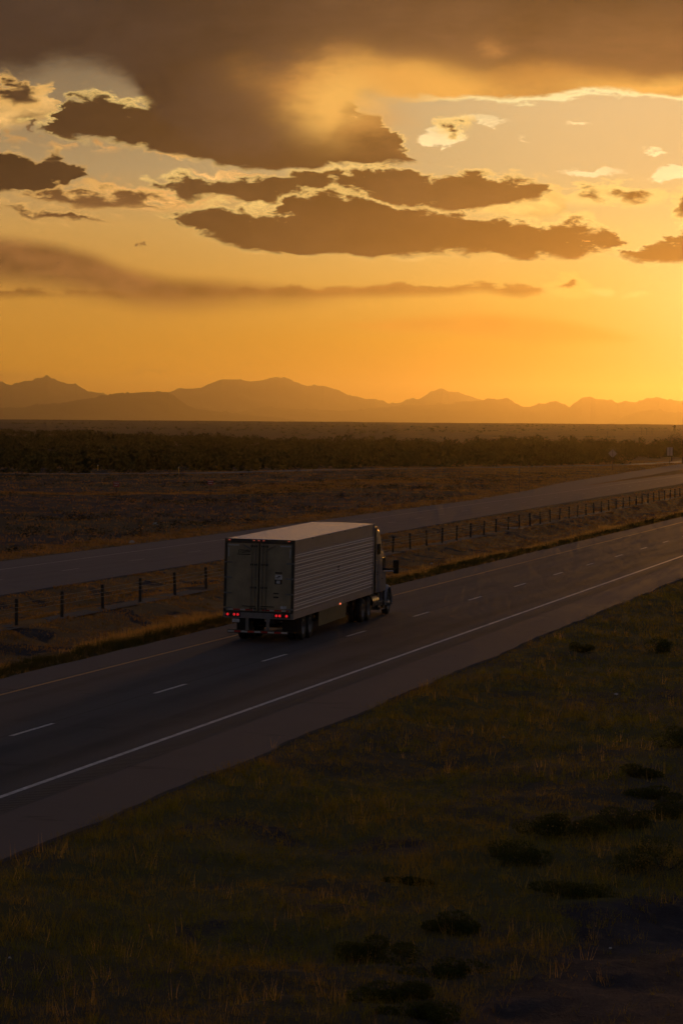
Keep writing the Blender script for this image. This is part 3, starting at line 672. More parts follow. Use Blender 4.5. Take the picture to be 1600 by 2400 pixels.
blades('straw_grass', x2, y2, .38 + 0 * x2, .006 * (np.hypot(x2, y2) / 45), 5, .10, M['straw'], .3, .22)
def f_med(x, y):
    b_, _, _ = weights(x, y); _, tN = toN(x, y); _, tF = toF(x, y)
    return (tN > 32.05) * (tF < 46.2) * (np.abs(tF - 38.8) > .5) * (1 - .8 * b_) * np.clip(fbm(x * .7, y * .35, 3, 51) * 1.9 - .35, 0, 1)
x, y = scatter(88, 700, 22, 100, f_med, 1.8); r = np.hypot(x, y)
blades('median_grass', x, y, .05 + .24 * fbm(x * .8, y * .4, 3, 53) ** 1.5, .03 * (r / 120) ** .9, 5, .14 * (r / 120) ** .7, M['median_grass'], .3, .5)
def f_vg(x, y): _, tN = toN(x, y); s_, _ = toN(x, y); q = fbm(s_ * .12, s_ * 0, 3, 55); return (tN > 32.1) * (tN < 33.0 + q * 2.2) * 1.0
x, y = scatter(88, 700, 40, 100, f_vg, 1.7); r = np.hypot(x, y); s_, tN = toN(x, y)
blades('verge_weeds', x, y, (.10 + .30 * fbm(s_ * .5, tN * .6, 3, 57)) * sstep(tN, 31.9, 32.5), .02 * (r / 120) ** .9, 6, .12 * (r / 120) ** .7, M['verge_weed'], .3, .35)
def f_vs(x, y): s_, tN = toN(x, y); q = fbm(s_ * .12, s_ * 0, 3, 55); return (tN > 32.6 + q * 1.2) * (tN < 34.0 + q * 2.6) * sstep(fbm(s_ * .22, tN * .3, 3, 59), .46, .62)
x, y = scatter(88, 700, 30, 100, f_vs, 1.7); r = np.hypot(x, y)
blades('verge_straw', x, y, .40 + 0 * x, .022 * (r / 120) ** .9, 6, .12 * (r / 120) ** .7, M['straw'], .35, .3)
# edge fringe beyond the far carriageway, and grass over the field
def f_ff(x, y):
    s_, tF = toF(x, y); b_, _, d_ = weights(x, y)
    return (tF > np.where(s_ > 330, np.maximum(far_hi(s_), ramp_out(s_)), far_hi(s_)) + .3) * np.clip(d_ * 1.1 + .12, 0, 1) * (dist_poly(x, y, FRONT) > 3.8)
x, y = scatter(150, 900, 5, 200, f_ff, 1.7); r = np.hypot(x, y)
blades('field_grass', x, y, .12 + .22 * fbm(x * .3, y * .2, 3, 61), .05 * (r / 250), 5, .28 * (r / 250), M['median_grass'], .35, .5)

# ------------------------------------------------------------------ leafy clumps
def clump_geo(n, rx, ry, rzz, leaf, flat=.0, seed=0):
    g = np.random.default_rng(seed)
    nb_ = 7; cx = g.normal(0, .42, (nb_, 3)); cx[:, 2] = np.abs(cx[:, 2]) * .9 + .25; rs_ = g.uniform(.35, .62, nb_)
    k = g.integers(0, nb_, n); d = g.normal(0, 1, (n, 3)); d /= np.linalg.norm(d, axis=1)[:, None]
    p = cx[k] + d * (rs_[k] * g.uniform(.45, 1.05, n) ** .5)[:, None]
    p[:, 2] = np.abs(p[:, 2]); p *= np.array([rx, ry, rzz])
    a = g.normal(0, 1, (n, 3)); a /= np.linalg.norm(a, axis=1)[:, None]; b_ = np.cross(a, g.normal(0, 1, (n, 3))); b_ /= np.linalg.norm(b_, axis=1)[:, None]
    s = leaf * g.uniform(.6, 1.3, n)[:, None]
    v = np.stack([p - a * s, p + b_ * s * .8, p + a * s], 1)
    return v, np.repeat(g.uniform(.7, 1.3, n), 3)
def scatter_clumps(name, x, y, sz, n, leaf, mt, zs=1.0, tv=.3):
    protos = [clump_geo(n, 1, 1, 1, leaf, seed=k) for k in range(6)]
    V_ = []; T_ = []
    z = height(x, y); pid = rng.integers(0, 6, len(x)); rot = rng.uniform(0, 6.28, len(x))
    for k in range(6):
        q = pid == k; v, tn = protos[k]
        if not q.any(): continue
        c, s = np.cos(rot[q]), np.sin(rot[q]); S = sz[q]
        P = v[None]                                  # (1,n,3,3)
        px_ = (P[..., 0] * c[:, None, None] - P[..., 1] * s[:, None, None]) * S[:, None, None] + x[q][:, None, None]
        py_ = (P[..., 0] * s[:, None, None] + P[..., 1] * c[:, None, None]) * S[:, None, None] + y[q][:, None, None]
        pz_ = P[..., 2] * (S * zs * rng.uniform(.7, 1.2, q.sum()))[:, None, None] + z[q][:, None, None]
        V_.append(np.stack([px_, py_, pz_], -1).reshape(-1, 3)); T_.append((tn[None] * rng.uniform(1 - tv, 1 + tv, q.sum())[:, None]).ravel())
    V_ = np.concatenate(V_); T_ = np.concatenate(T_)
    return tag(fastmesh(name, V_, np.arange(len(V_)).reshape(-1, 3), mt, tone=T_), kind='stuff')
# low scrub over the field
def f_sc(x, y):
    s_, tF = toF(x, y); return (tF > np.where(s_ > 330, ramp_out(s_), far_hi(s_)) + 3) * sstep(fbm(x * .10, y * .05, 4, 71), .46, .60) * (dist_poly(x, y, FRONT) > 5)
x, y = scatter(170, 640, .22, 200, f_sc, .9)
scatter_clumps('low_scrub', x, y, rng.uniform(.3, .95, len(x)) * (1 + .3 * (y > 400)), 34, .14, M['scrub'], .5)
# mesquite thicket, a mass that runs across the plain
def behind(x, y): return np.interp(x, FRONT[:, 0], FRONT[:, 1])
def f_th(x, y):
    yy = y - behind(x, y); return (yy > 12) * sstep(fbm(x * .02, y * .008, 4, 81), .30, .42) * sstep(y + (fbm(x * .012, y * 0, 3, 85) - .5) * 900, 1650, 1350)
x, y = scatter(520, 1800, .032, 600, f_th, .55)
scatter_clumps('thicket', x, y, rng.uniform(.8, 1.95, len(x)) ** 1.65, 64, .24, M['shrub'], .95)
print('thicket', len(x))
# sparse brush far out on the plain
def f_pl(x, y): return sstep(fbm(x * .01, y * .003, 3, 83), .5, .62) * 1.0
x, y = scatter(1700, 4300, .0016, 1800, f_pl, .4)
scatter_clumps('plain_brush', x, y, rng.uniform(.8, 1.7, len(x)), 14, .5, M['shrub'], .6)

# ------------------------------------------------------------------ individual bushes
def gp(px, py, z=0.0):
    dy = py - 1200; a = ((px - 800) + ROLL * dy); bq = (dy - ROLL * (px - 800))
    v = Vector((a, FPX * math.cos(PITCH) - bq * math.sin(PITCH), -FPX * math.sin(PITCH) - bq * math.cos(PITCH)))
    q = (z - CAMH) / v.z; return v.x * q, v.y * q
def bush(name, x, y, sx, sy, sz, n, leaf, label, cat, mt='bush', seed=1, stems=True, group=None, flowers=0):
    zz = float(height(np.array([x]), np.array([y]))[0]) - .03
    root = empty(name, (x, y, zz)); tag(root, label, cat, group)
    v, tn = clump_geo(n, sx, sy, sz, leaf, seed=seed)
    fastmesh('foliage', v.reshape(-1, 3), np.arange(n * 3).reshape(-1, 3), M[mt], tone=tn, parent=root)
    if stems:
        m = MB(); g = random.Random(seed)
        for k in range(6): m.tube((g.uniform(-.1, .1) * sx, g.uniform(-.1, .1) * sy, -.03), (g.uniform(-.5, .5) * sx, g.uniform(-.5, .5) * sy, sz * g.uniform(.5, .95)), max(.008, .02 * sz), 5)
        m.build('stem', M['bark'], root)
    if flowers:
        g = np.random.default_rng(seed + 5); p = g.normal(0, .5, (flowers, 3)) * np.array([sx, sy, 0]); p[:, 2] = sz * g.uniform(.6, 1.05, flowers)
        v = np.stack([p, p + g.normal(0, .012, (flowers, 3)), p + g.normal(0, .012, (flowers, 3))], 1)
        tag(fastmesh('seed_heads', v.reshape(-1, 3), np.arange(flowers * 3).reshape(-1, 3), M['straw'], tone=np.full(flowers * 3, 1.3), parent=root), kind='stuff')
    return root
BU = [(1545, 1515, .55, .6, 'tall dark weed clump standing alone near the right edge, just below the road shoulder'),
      (1365, 1518, .40, .30, 'small dark weed clump on the reddish grass below the road shoulder'),
      (1585, 1730, .75, .50, 'large dark bush at the right edge, highest of those on the grass slope'),
      (1500, 1792, .45, .28, 'dark flat bush just below the large one at the right edge'),
      (1515, 1836, .62, .26, 'wide low bush on the right, lying flat like a mat in the grass'),
      (1290, 1930, .60, .36, 'dark bush with pale seed heads in the middle of the long weed row'),
      (1450, 1905, .85, .40, 'broad dark bush with seed heads at the right end of the weed row'),
      (1200, 1985, .62, .34, 'dark bush at the left end of the long weed row'),
      (1560, 2000, .85, .42, 'broad weedy bush at the right edge under the weed row'),
      (1375, 1922, .70, .36, 'dark bush in the weed row, left neighbour of the broad one with seed heads'),
      (1560, 1885, .65, .34, 'dark bush where the long weed row runs out of the picture at the right edge'),
      (1080, 2135, .50, .26, 'small bush where the grass meets the bare dark soil'),
      (875, 2190, .52, .34, 'round dark bush in the grass left of the bare soil'),
      (1020, 2232, .55, .32, 'dark bush beside the reddish bare patch'),
      (935, 2300, .62, .30, 'low dark bush near the bottom of the slope'),
      (1000, 2345, .50, .28, 'lowest dark bush on the edge of the bare soil'),
      (1340, 2060, .70, .30, 'spreading dark bush above the bare soil, right of centre'),
      (960, 2030, .38, .16, 'small flat clump among yellow grass stalks')]
for i, (px, py, s_, h_, lab) in enumerate(BU):
    x, y = gp(px, py); s_ *= 1.0
    bush('weed_bush', x, y, s_ * 1.05, s_ * .9, h_ * .9, int(2600 + 1800 * s_), .024, lab, 'bush', seed=100 + i, group='dark weed bushes on the near grass slope', flowers=30 if 'seed' in lab else 0)

# trees and stand-out shrubs near the ranch at the right
def tree(x, y, h_, wd, label, seed, group='trees by the frontage road'):
    zz = float(height(np.array([x]), np.array([y]))[0]) - .05
    root = empty('mesquite_tree', (x, y, zz)); tag(root, label, 'tree', group)
    m = MB(); m.tube((0, 0, -.1), (0.1, 0, h_ * .45), .16 * h_ / 6, 7); g = random.Random(seed)
    m.build('trunk', M['bark'], root)
    m = MB()
    for k in range(7): a = g.uniform(0, 6.28); m.tube((.05, 0, h_ * g.uniform(.2, .42)), (math.cos(a) * wd * .4, math.sin(a) * wd * .4, h_ * g.uniform(.6, .85)), .06 * h_ / 6, 5)
    m.build('limb', M['bark'], root)
    v, tn = clump_geo(1500, wd * .5, wd * .5, h_ * .55, .17, seed=seed); v[..., 2] += h_ * .3
    fastmesh('crown', v.reshape(-1, 3), np.arange(4500).reshape(-1, 3), M['shrub'], tone=tn, parent=root)
for a_ in ((1598, 1086, 8.2, 9.0, 'tall dark tree cut by the right edge of the picture', 5), (1572, 1080, 6.8, 7.2, 'round-topped tree right under the windmill', 6),
           (1545, 1076, 4.6, 6.0, 'lower tree left of the round-topped one, near the windmill', 7), (1490, 1073, 3.4, 5.0, 'small tree at the bend of the frontage road', 8)):
    x, y = gp(a_[0], a_[1]); tree(x, y, *a_[2:])

# ------------------------------------------------------------------ cable barrier in the median
cb = empty('cable_barrier', (0, 0, 0), -AZF); tag(cb, 'long cable barrier of dark posts running along the grass median', 'barrier')
p0 = None; PS = 6.36; zb = -.03
for k in range(-3, 74):
    s = 123.4 + k * PS
    if p0 is None:
        p0 = MB().box(-.055, .055, -.045, .045, -.1, 1.12).box(-.066, .066, -.02, .02, -.1, 1.08).build('post', M['post'], cb)
        c0 = MB().box(-.04, .04, .046, .056, .80, .90).build('reflector', M['white_tape'], p0)
    else:
        p0 = p0.copy(); C.objects.link(p0); p0.parent = cb
    jl = random.uniform(-.045, .045)
    p0.location = (-38.78 + random.uniform(-.02, .02), s, zb); p0.rotation_euler = (random.uniform(-.01, .03), jl, 0)
for zc in (.60, .78, .96):
    o = MB().tube((-38.70, 100, zb + zc), (-38.70, 123.4 + 73 * PS, zb + zc), .009, 5).build('cable', M['cable'], cb)

# ------------------------------------------------------------------ signs, poles, windmill
def text_obj(name, body, size, mt, loc, rot, parent, shear=0.0, ext=.002, sx=1.0):
    cu = bpy.data.curves.new(name, 'FONT'); cu.body = body; cu.size = size; cu.align_x = 'CENTER'; cu.align_y = 'CENTER'; cu.shear = shear; cu.extrude = ext; cu.resolution_u = 2; cu.offset = size * .02
    tmp = bpy.data.objects.new(name, cu); C.objects.link(tmp); dg = bpy.context.evaluated_depsgraph_get(); me = bpy.data.meshes.new_from_object(tmp.evaluated_get(dg))
    bpy.data.objects.remove(tmp); me.materials.clear(); me.materials.append(mt); me.name = name
    o = bpy.data.objects.new(name, me); C.objects.link(o); o.parent = parent; o.location = loc; o.rotation_euler = rot; o.scale = (sx, 1, 1); return o
def gz_(x, y): return float(height(np.array([x]), np.array([y]))[0])
for (px, py, hb, words, lab) in ((273, 1163, 1.15, ('WRONG', 'WAY'), 'small red wrong way sign on a dark post, left one of the two'),
                              (493, 1163, 1.35, ('WRONG', 'WAY'), 'small red wrong way sign with pale lettering, nearer the truck')):
    x, y = gp(px, py); s_ = empty('wrong_way_sign', (x, y, gz_(x, y))); tag(s_, lab, 'sign', 'red signs in the field beyond the far lanes')
    MB().box(-.035, .035, -.03, .03, -.1, hb + .6).build('sign_post', M['post'], s_)
    pl_ = MB().box(-.34, .34, -.045, -.032, hb, hb + .62).build('sign_plate', M['sign_red'], s_)
    text_obj('lettering', words[0], .17, M['sign_white'], (0, -.048, hb + .43), (R(90), 0, 0), pl_, sx=.95); text_obj('lettering', words[1], .2, M['sign_white'], (0, -.048, hb + .18), (R(90), 0, 0), pl_)
x, y = gp(1434, 1104); s_ = empty('diamond_sign', (x, y, gz_(x, y))); tag(s_, 'pale diamond warning sign seen from behind on a post by the exit ramp', 'sign')
MB().box(-.05, .05, -.04, .04, -.1, 4.4).build('sign_post', M['post'], s_)
link('sign_plate', [(0, .05, 2.75), (.92, .05, 3.67), (0, .05, 4.59), (-.92, .05, 3.67), (0, .075, 2.75), (.92, .075, 3.67), (0, .075, 4.59), (-.92, .075, 3.67)], [(0, 1, 2, 3), (7, 6, 5, 4), (0, 4, 5, 1), (1, 5, 6, 2), (2, 6, 7, 3), (3, 7, 4, 0)], M['sign_back'], s_)
x, y = gp(1568, 1089); s_ = empty('square_sign', (x, y, gz_(x, y))); tag(s_, 'tall brown backed sign panel on a post below the windmill', 'sign')
MB().box(-.06, .06, -.05, .05, -.1, 4.2).build('sign_post', M['post'], s_); MB().box(-.7, .7, .05, .08, 2.2, 4.3).build('sign_plate', M['sign_back'], s_)
x, y = gp(1216, 1154); s_ = empty('roadside_sign', (x, y, gz_(x, y)), R(80)); tag(s_, 'tall slim sign seen edge on, standing past the far lanes', 'sign')
MB().box(-.04, .04, -.04, .04, -.1, 3.5).build('sign_post', M['post'], s_); MB().box(-.38, .38, .04, .06, 2.6, 3.55).build('sign_plate', M['sign_back'], s_)
yp = [(230, 1104, 'short yellow marker post beside the frontage road, the one farthest left'), (419, 1109, 'short yellow marker post standing between the two red signs'), (507, 1104, 'short yellow marker post just past the right red sign')]
for px, py, lab in yp:
    x, y = gp(px, py); s_ = empty('marker_post', (x, y, gz_(x, y))); tag(s_, lab, 'marker post', 'yellow marker posts beside the frontage road')
    MB().box(-.06, .06, -.04, .04, -.1, .95).build('post_body', M['yellow_post'], s_); MB().box(-.075, .075, -.055, .055, .95, 1.1).build('post_cap', M['sign_white'], s_)
# far poles
poles = [(1216 + 205, 1026, 3.6), (1482, 1030, 5.6), (1499, 1018, 3.0), (1511, 1018, 3.6), (1524, 1018, 3.0), (1554, 1026, 4.4), (1570, 1024, 6.0), (1586, 1022, 5.0), (704, 1028, 3.4)]
pl = ['leftmost of the wooden poles on the far plain right of the diamond sign', 'thickest wooden pole on the far plain, between the diamond sign and the windmill', 'faint pole just right of the thickest far pole', 'faint taller pole in the middle of the far row', 'faint short pole right of the middle of the far row', 'short pole close on the left of the windmill', 'tall pole standing against the windmill tower', 'pole on the far plain to the right of the windmill', 'lone pole rising above the dark thicket near the centre']
for i, (px, py, h_) in enumerate(poles):
    D = 1900 + 60 * i; a = ((px - 800) + ROLL * (py - 1200)) / FPX; x, y = D * math.sin(a), D * math.cos(a); z0 = gz_(x, y)
    zt = CAMH + (1004 - ((py - 15) - ROLL * (px - 800))) / FPX * D
    s_ = empty('wooden_pole', (x, y, z0)); tag(s_, pl[i], 'pole', 'wooden poles on the far plain')
    MB().cyl((0, 0, (zt - z0) / 2 - .2), .19, zt - z0 + .4, 'z', 8, .14).build('pole_shaft', M['wood'], s_); 
    MB().box(-.8, .8, -.08, .08, zt - z0 - .5, zt - z0 - .3).build('crossarm', M['wood'], s_)
# windmill
D = 2400; a = ((1576 - 800) + ROLL * -200) / FPX; x, y = D * math.sin(a), D * math.cos(a); z0 = gz_(x, y); zt = CAMH + (1004 - (1000 - ROLL * 776)) / FPX * D - z0
s_ = empty('windmill', (x, y, z0), R(35)); tag(s_, 'farm windmill on a lattice tower standing on the skyline at the right', 'windmill')
m = MB()
for sx in (-1, 1):
    for sy in (-1, 1):
        m.tube((sx * 1.1, sy * 1.1, -.3), (sx * .15, sy * .15, zt), .09, 5)
for k in range(5):
    q = k / 5; r0 = 1.1 - .95 * q; r1 = 1.1 - .95 * (q + .2); za = zt * q; zb_ = zt * (q + .2)
    for (ax, ay, bx, by) in ((-1, -1, 1, -1), (1, -1, 1, 1), (1, 1, -1, 1), (-1, 1, -1, -1)): m.tube((ax * r0, ay * r0, za), (bx * r1, by * r1, zb_), .05, 4); m.tube((ax * r0, ay * r0, za), (bx * r0, by * r0, za), .05, 4)
m.build('tower', M['post'], s_)
wh = empty('wheel', (0, -.5, zt + .2)); wh.parent = s_
bl = MB().loft([[(.25, 0, -.05), (.25, .05, .05), (.27, .05, .05), (.27, 0, -.05)], [(1.15, -.02, -.22), (1.15, .1, .22), (1.17, .1, .22), (1.17, -.02, -.22)]]).build('blade', M['post'], wh)
for k in range(1, 18): c = bl.copy(); C.objects.link(c); c.parent = wh; c.rotation_euler = (0, 2 * math.pi * k / 18, 0)
MB().lathe((0, 0, 0), [(-.04, .74), (.04, .74), (.04, .80), (-.04, .80), (-.04, .74)], 'y', 24).build('rim_ring', M['post'], wh)
MB().box(-.03, .03, 0, 1.9, zt + .17, zt + .23).box(-.02, .02, 1.2, 2.4, zt - .15, zt + .55).build('tail_vane', M['post'], s_)
# pale debris lying by the barrier and in the field
for (px, py, L, lab, rz_) in ((1196, 1238, 1.9, 'pale plank lying flat beside the cable barrier posts', R(60)), (1142, 1166, 2.4, 'pale strip of debris lying past the far lanes', R(75))):
    x, y = gp(px, py); s_ = MB().box(-.06, .06, -L / 2, L / 2, 0, .03).build('plank', M['sign_white'], None); bevel(s_, .006); s_.location = (x, y, gz_(x, y) + .03); s_.rotation_euler = (.03, 0, rz_); tag(s_, lab, 'plank')
def rock(px, py, sc_, lab):
    x, y = gp(px, py); g = random.Random(px); v = []; f = []; n = 8
    for i in range(1, 5):
        th = math.pi * i / 5
        for j in range(n): ph = 2 * math.pi * j / n; q = sc_ * g.uniform(.75, 1.2); v.append((q * math.sin(th) * math.cos(ph), q * .8 * math.sin(th) * math.sin(ph), q * .6 * math.cos(th)))
    v += [(0, 0, sc_ * .6), (0, 0, -sc_ * .6)]
    for i in range(3):
        for j in range(n): f.append((i * n + j, (i + 1) * n + j, (i + 1) * n + (j + 1) % n, i * n + (j + 1) % n))
    for j in range(n): f.append((32, j, (j + 1) % n)); f.append((33, 24 + (j + 1) % n, 24 + j))
    o = link('stone', v, f, M['stone']); o.location = (x, y, gz_(x, y) + sc_ * .35); tag(o, lab, 'stone', 'pale stones lying about')
for a_ in ((1180, 1708, .045, 'small pale stone in the grass below the shoulder, right of centre'), (1443, 1607, .07, 'pale flat stone in the grass near the right edge'), (412, 1427, .10, 'pale stone in the median behind the trailer'),
           (946, 1276, .07, 'pale stone just past the cab beside the first posts'), (1060, 1291, .08, 'pale stone in the median under the fourth post past the cab'), (1011, 1308, .09, 'flat pale stone in the median before the verge weeds'),
           (310, 1271, .22, 'whitish stone on the verge above the far lanes, left of the trailer'), (364, 1227, .24, 'whitish stone in the dark field above the far lanes'), (24, 2217, .03, 'tiny pale stone in the grass near the lower left'), (1430, 2157, .03, 'tiny pale stone on the bare dark soil')): rock(*a_)

# ------------------------------------------------------------------ semi trailer
TA = -R(11.3); TO = (-3.132, 120.0, 0.0)
TO = (TO[0], TO[1], 0.0)
def tilt(p):                                        # body rides nose-high and leans with the crossfall of the road
    x, y, z = p; return (x + .014 * (z - .5), y, z + .0125 * y - .014 * x)
def TM(): return MB(tilt)
TZ0, TZ1, TL, TW = .93, 3.93, 16.15, 1.355
tr = empty('semi_trailer', TO, TA); tag(tr, 'long silver box trailer with ribbed sides and lit red tail lights in the left lane', 'trailer')
TM().box(-TW + .06, TW - .06, .12, TL - .04, 1.12, TZ1 - .05).build('cargo_box', M['frame_dark'], tr)
for sgn in (-1, 1):
    sw = TM().box(*sorted((sgn * (TW - .055), sgn * (TW - .02))), .10, TL, TZ0 + .22, TZ1 - .06).build('side_wall', M['side_metal'], tr)
    xs = sorted((sgn * (TW - .02), sgn * (TW - .004)))
    NP = 10; z_lo, z_hi = 1.22, 3.56; ph = (z_hi - z_lo) / NP
    for k in range(NP):
        z0 = z_lo + k * ph
        TM().box(*xs, .14, TL - .03, z0 + .045, z0 + ph - .045).build('side_panel', M['side_metal'], sw)
    for k in range(NP):
        z0 = z_lo + k * ph
        for dz in (-.048, .048):
            if k == 0 and dz < 0: continue
            xr = sorted((sgn * (TW - .02), sgn * (TW + .014)))
            m = TM(); i = len(m.v); zc = z0 + dz
            m.loft([[(sgn * (TW - .02), yy, zc - .022), (sgn * (TW + .026), yy, zc - .018), (sgn * (TW + .026), yy, zc - .006), (sgn * (TW - .02), yy, zc + .026)] for yy in (.14, TL - .03)])
            m.build('rib', M['lit_rib_metal'], sw)
    TM().box(*sorted((sgn * (TW - .045), sgn * (TW + .012))), .10, TL, TZ0, TZ0 + .22).build('bottom_rail', M['side_metal'], tr)
    rl = TM().box(*sorted((sgn * (TW - .045), sgn * (TW + .012))), .10, TL, TZ1 - .13, TZ1).build('top_rail', M['side_metal'], tr)
    for yy in (3.2, 6.4, 9.6, 12.8): TM().box(*sorted((sgn * (TW + .012), sgn * (TW + .04))), yy - .06, yy + .06, TZ1 - .05, TZ1 - .005).build('marker_lens', M['frame_dark'], rl)
    TM().box(*sorted((sgn * (TW + .0), sgn * (TW + .035))), TL - .12, TL + .03, TZ0, TZ1 + .01).build('front_post', M['side_metal'], tr)
TM().box(-TW + .02, TW - .02, TL, TL + .05, TZ0, TZ1).build('front_wall', M['frame_dark'], tr)
m = TM().box(TW - .004, TW + .012, 8.5, 8.53, 2.33, 2.53).box(TW - .004, TW + .012, 8.7, 8.73, 2.33, 2.53).box(TW - .004, TW + .012, 8.53, 8.70, 2.33, 2.36); m.build('placard_holder', M['sticker_dark'], tr)
rf = TM().box(-TW + .02, TW - .02, .10, TL, TZ1 - .05, TZ1 - .02).build('roof', M['rod'], tr)
NR = 26
for k in range(NR):
    y0 = .12 + (TL - .14) / NR * k; y1 = .12 + (TL - .14) / NR * (k + 1) - .07; m = TM(); cz = TZ1 + .002
    secs = []
    for yy, dz in ((y0, -.005), (y0 + .04, .006), ((y0 + y1) / 2, .012), (y1 - .04, .006), (y1, -.005)):
        secs.append([(-TW + .03, yy, cz - .02), (TW - .03, yy, cz - .02), (TW - .03, yy, cz + dz), (.5, yy, cz + dz + .018), (-.5, yy, cz + dz + .018), (-TW + .03, yy, cz + dz)])
    m.loft(secs).build('roof_panel', M['roof_metal'], rf)
# rear frame, doors
TM().box(-TW, TW, -.02, .12, TZ1 - .14, TZ1 + .015).build('rear_header', M['frame_dark'], tr)
for sgn in (-1, 1): TM().box(*sorted((sgn * (TW - .085), sgn * TW)), -.02, .12, TZ0 + .22, TZ1 - .14).build('rear_post', M['frame_dark'], tr)
sill = TM().box(-TW, TW, -.03, .14, TZ0, TZ0 + .26).build('rear_sill', M['sill_metal'], tr)
TM().box(-TW, TW, -.034, -.03, TZ0 + .215, TZ0 + .262).build('sill_edge', M['frame_dark'], tr)
dz0, dz1 = TZ0 + .275, TZ1 - .15
for sgn in (-1, 1):
    dr = TM().box(*sorted((sgn * .03, sgn * (TW - .10))), -.006, .06, dz0, dz1).build('door', M['door_paint'], tr)
    for rx in (.13, .28):
        q = TM().tube((sgn * rx, -.045, dz0 + .02), (sgn * rx, -.045, dz1 - .02), .020, 8); q.build('lock_rod', M['rod'], dr)
        for zz in (dz0 + .1, dz0 + .9, dz1 - .8, dz1 - .1): TM().box(sgn * rx - .05, sgn * rx + .05, -.06, -.006, zz - .035, zz + .035).build('rod_bracket', M['frame_dark'], dr)
    TM().box(*sorted((sgn * .10, sgn * .62)), -.075, -.05, dz0 + .17, dz0 + .205).build('door_handle', M['frame_dark'], dr)
    for zz in (dz0 + .06, dz0 + .63, dz0 + 1.22, dz0 + 1.80): TM().box(*sorted((sgn * (TW - .30), sgn * (TW + .0))), -.035, -.006, zz + .02, zz + .075).build('hinge', M['sill_metal'], dr)
    TM().box(*sorted((sgn * (TW - .55), sgn * (TW - .13))), -.012, -.006, dz1 - .10, dz1 - .045).build('reflective_strip', M['white_tape'], dr)
    TM().box(*sorted((sgn * (TW - .18), sgn * (TW - .135))), -.012, -.006, dz1 - .52, dz1 - .16).build('reflective_strip', M['white_tape'], dr)
    TM().tube((sgn * .32, -.03, dz1 - .22), (sgn * .62, -.03, dz1 - .06), .022, 6).build('corner_brace', M['sill_metal'], dr)
    rt = [(0.16, .45, 'r'), (.45, .62, 'w'), (.62, .92, 'r'), (.92, 1.08, 'w'), (1.08, 1.19, 'r')] if sgn > 0 else [(.12, .22, 'w'), (.22, .50, 'r'), (.50, .70, 'w'), (.70, .98, 'r'), (.98, 1.18, 'w')]
    for a_, b_, c_ in rt: TM().box(*sorted((sgn * a_, sgn * b_)), -.014, -.008, dz0 + .02, dz0 + .075).build('reflector_tape', M['white_tape' if c_ == 'w' else 'red_tape'], dr)
    if sgn < 0:
        text_obj('lettering', 'S7209V', .17, M['sticker_dark'], tilt((-.60, -.012, 3.47)), (R(90), 0, 0), dr, shear=.25, sx=.92)
        TM().box(-.86, -.34, -.012, -.007, 3.345, 3.375).build('underline', M['sticker_dark'], dr)
    else:
        for (x0, x1, z0, z1, mm) in ((.63, .90, 2.66, 2.72, 'sticker_dark'), (.63, .91, 2.44, 2.62, 'sticker_light'), (.62, .90, 2.26, 2.43, 'sticker_dark'), (.69, .83, 2.29, 2.40, 'sticker_light'), (.58, .78, 1.88, 1.93, 'sticker_dark'), (.58, .78, 1.73, 1.79, 'sticker_dark'), (.86, 1.10, 1.32, 1.43, 'sticker_light')):
            TM().box(x0, x1, -.0125 if mm == 'sticker_light' else -.010, -.006, z0, z1).build('sticker', M[mm], dr)
        m = TM().box(.68, .78, -.016, -.0125, 2.49, 2.52).box(.74, .84, -.016, -.0125, 2.53, 2.57); m.build('print', M['sticker_dark'], dr)
for xx in (-1.17, -.22, -.03, .16, 1.14): TM().box(xx - .035, xx + .035, -.045, -.02, TZ1 - .05, TZ1 - .015).build('clearance_light', M['clearance'], tr)
for xx in (-1.18, -.92, -.78, .72, .855, 1.115):
    o = TM(); zc = TZ0 + .13
    o.lathe((xx, -.05, zc), [(-.012, .018), (-.015, .026), (-.012, .044), (.02, .048)], 'y', 16); tl = o.build('tail_light', M['red_lamp'], tr)
    TM().cyl((xx, -.052, zc), .024, .01, 'y', 12).build('lens_centre', M['red_lens'], tl)
for x0, x1 in ((-1.27, -.68), (.62, 1.26)): TM().box(x0, x1, -.036, -.03, TZ0 + .04, TZ0 + .22).build('lamp_box', M['frame_dark'], tr)
# underride guard
g_ = TM().box(-1.18, 1.18, -.02, .08, .36, .48).build('underride_guard', M['frame_dark'], tr)
for k in range(9):
    x0 = -1.16 + k * .26; TM().box(x0, x0 + .24, -.027, -.02, .385, .45).build('reflector_tape', M['white_tape' if k % 2 == 0 else 'red_tape'], g_)
for xx in (-.42, .38): TM().box(xx - .06, xx + .06, 0, .08, .48, TZ0).build('guard_upright', M['sill_metal'], tr)
for xx in (-.9, .9): TM().box(xx - .32, xx + .32, 1.72, 1.74, .28, .95).build('mud_flap', M['black'], tr)
TM().box(-1.0, -.72, -.01, .0, TZ0 - .17, TZ0 - .04).build('licence_plate', M['sticker_light'], tr)
m = TM()
for xx in (-.5, .5): m.box(xx - .07, xx + .07, .2, 5.5, .72, .95)
m.build('slider_rail', M['black'], tr)
m = TM(); [m.box(-1.22, 1.22, yy, yy + .08, .96, 1.10) for yy in np.arange(.4, 16, .6)]; tag(m.build('crossmember', M['black'], tr), kind='stuff')
for sgn in (-1, 1):
    sk = None
    for a_, b_ in ((5.0, 6.8), (6.83, 8.6), (8.63, 10.4)):
        TM().box(*sorted((sgn * (TW - .05), sgn * (TW - .02))), a_, b_, .33, TZ0 - .01).build('skirt_panel', M['skirt'], tr)
TM().box(TW + .012, TW + .04, 9.0, 9.07, TZ0 + .0, TZ0 + .06).build('side_marker_lamp', M['amber_lamp'], tr)
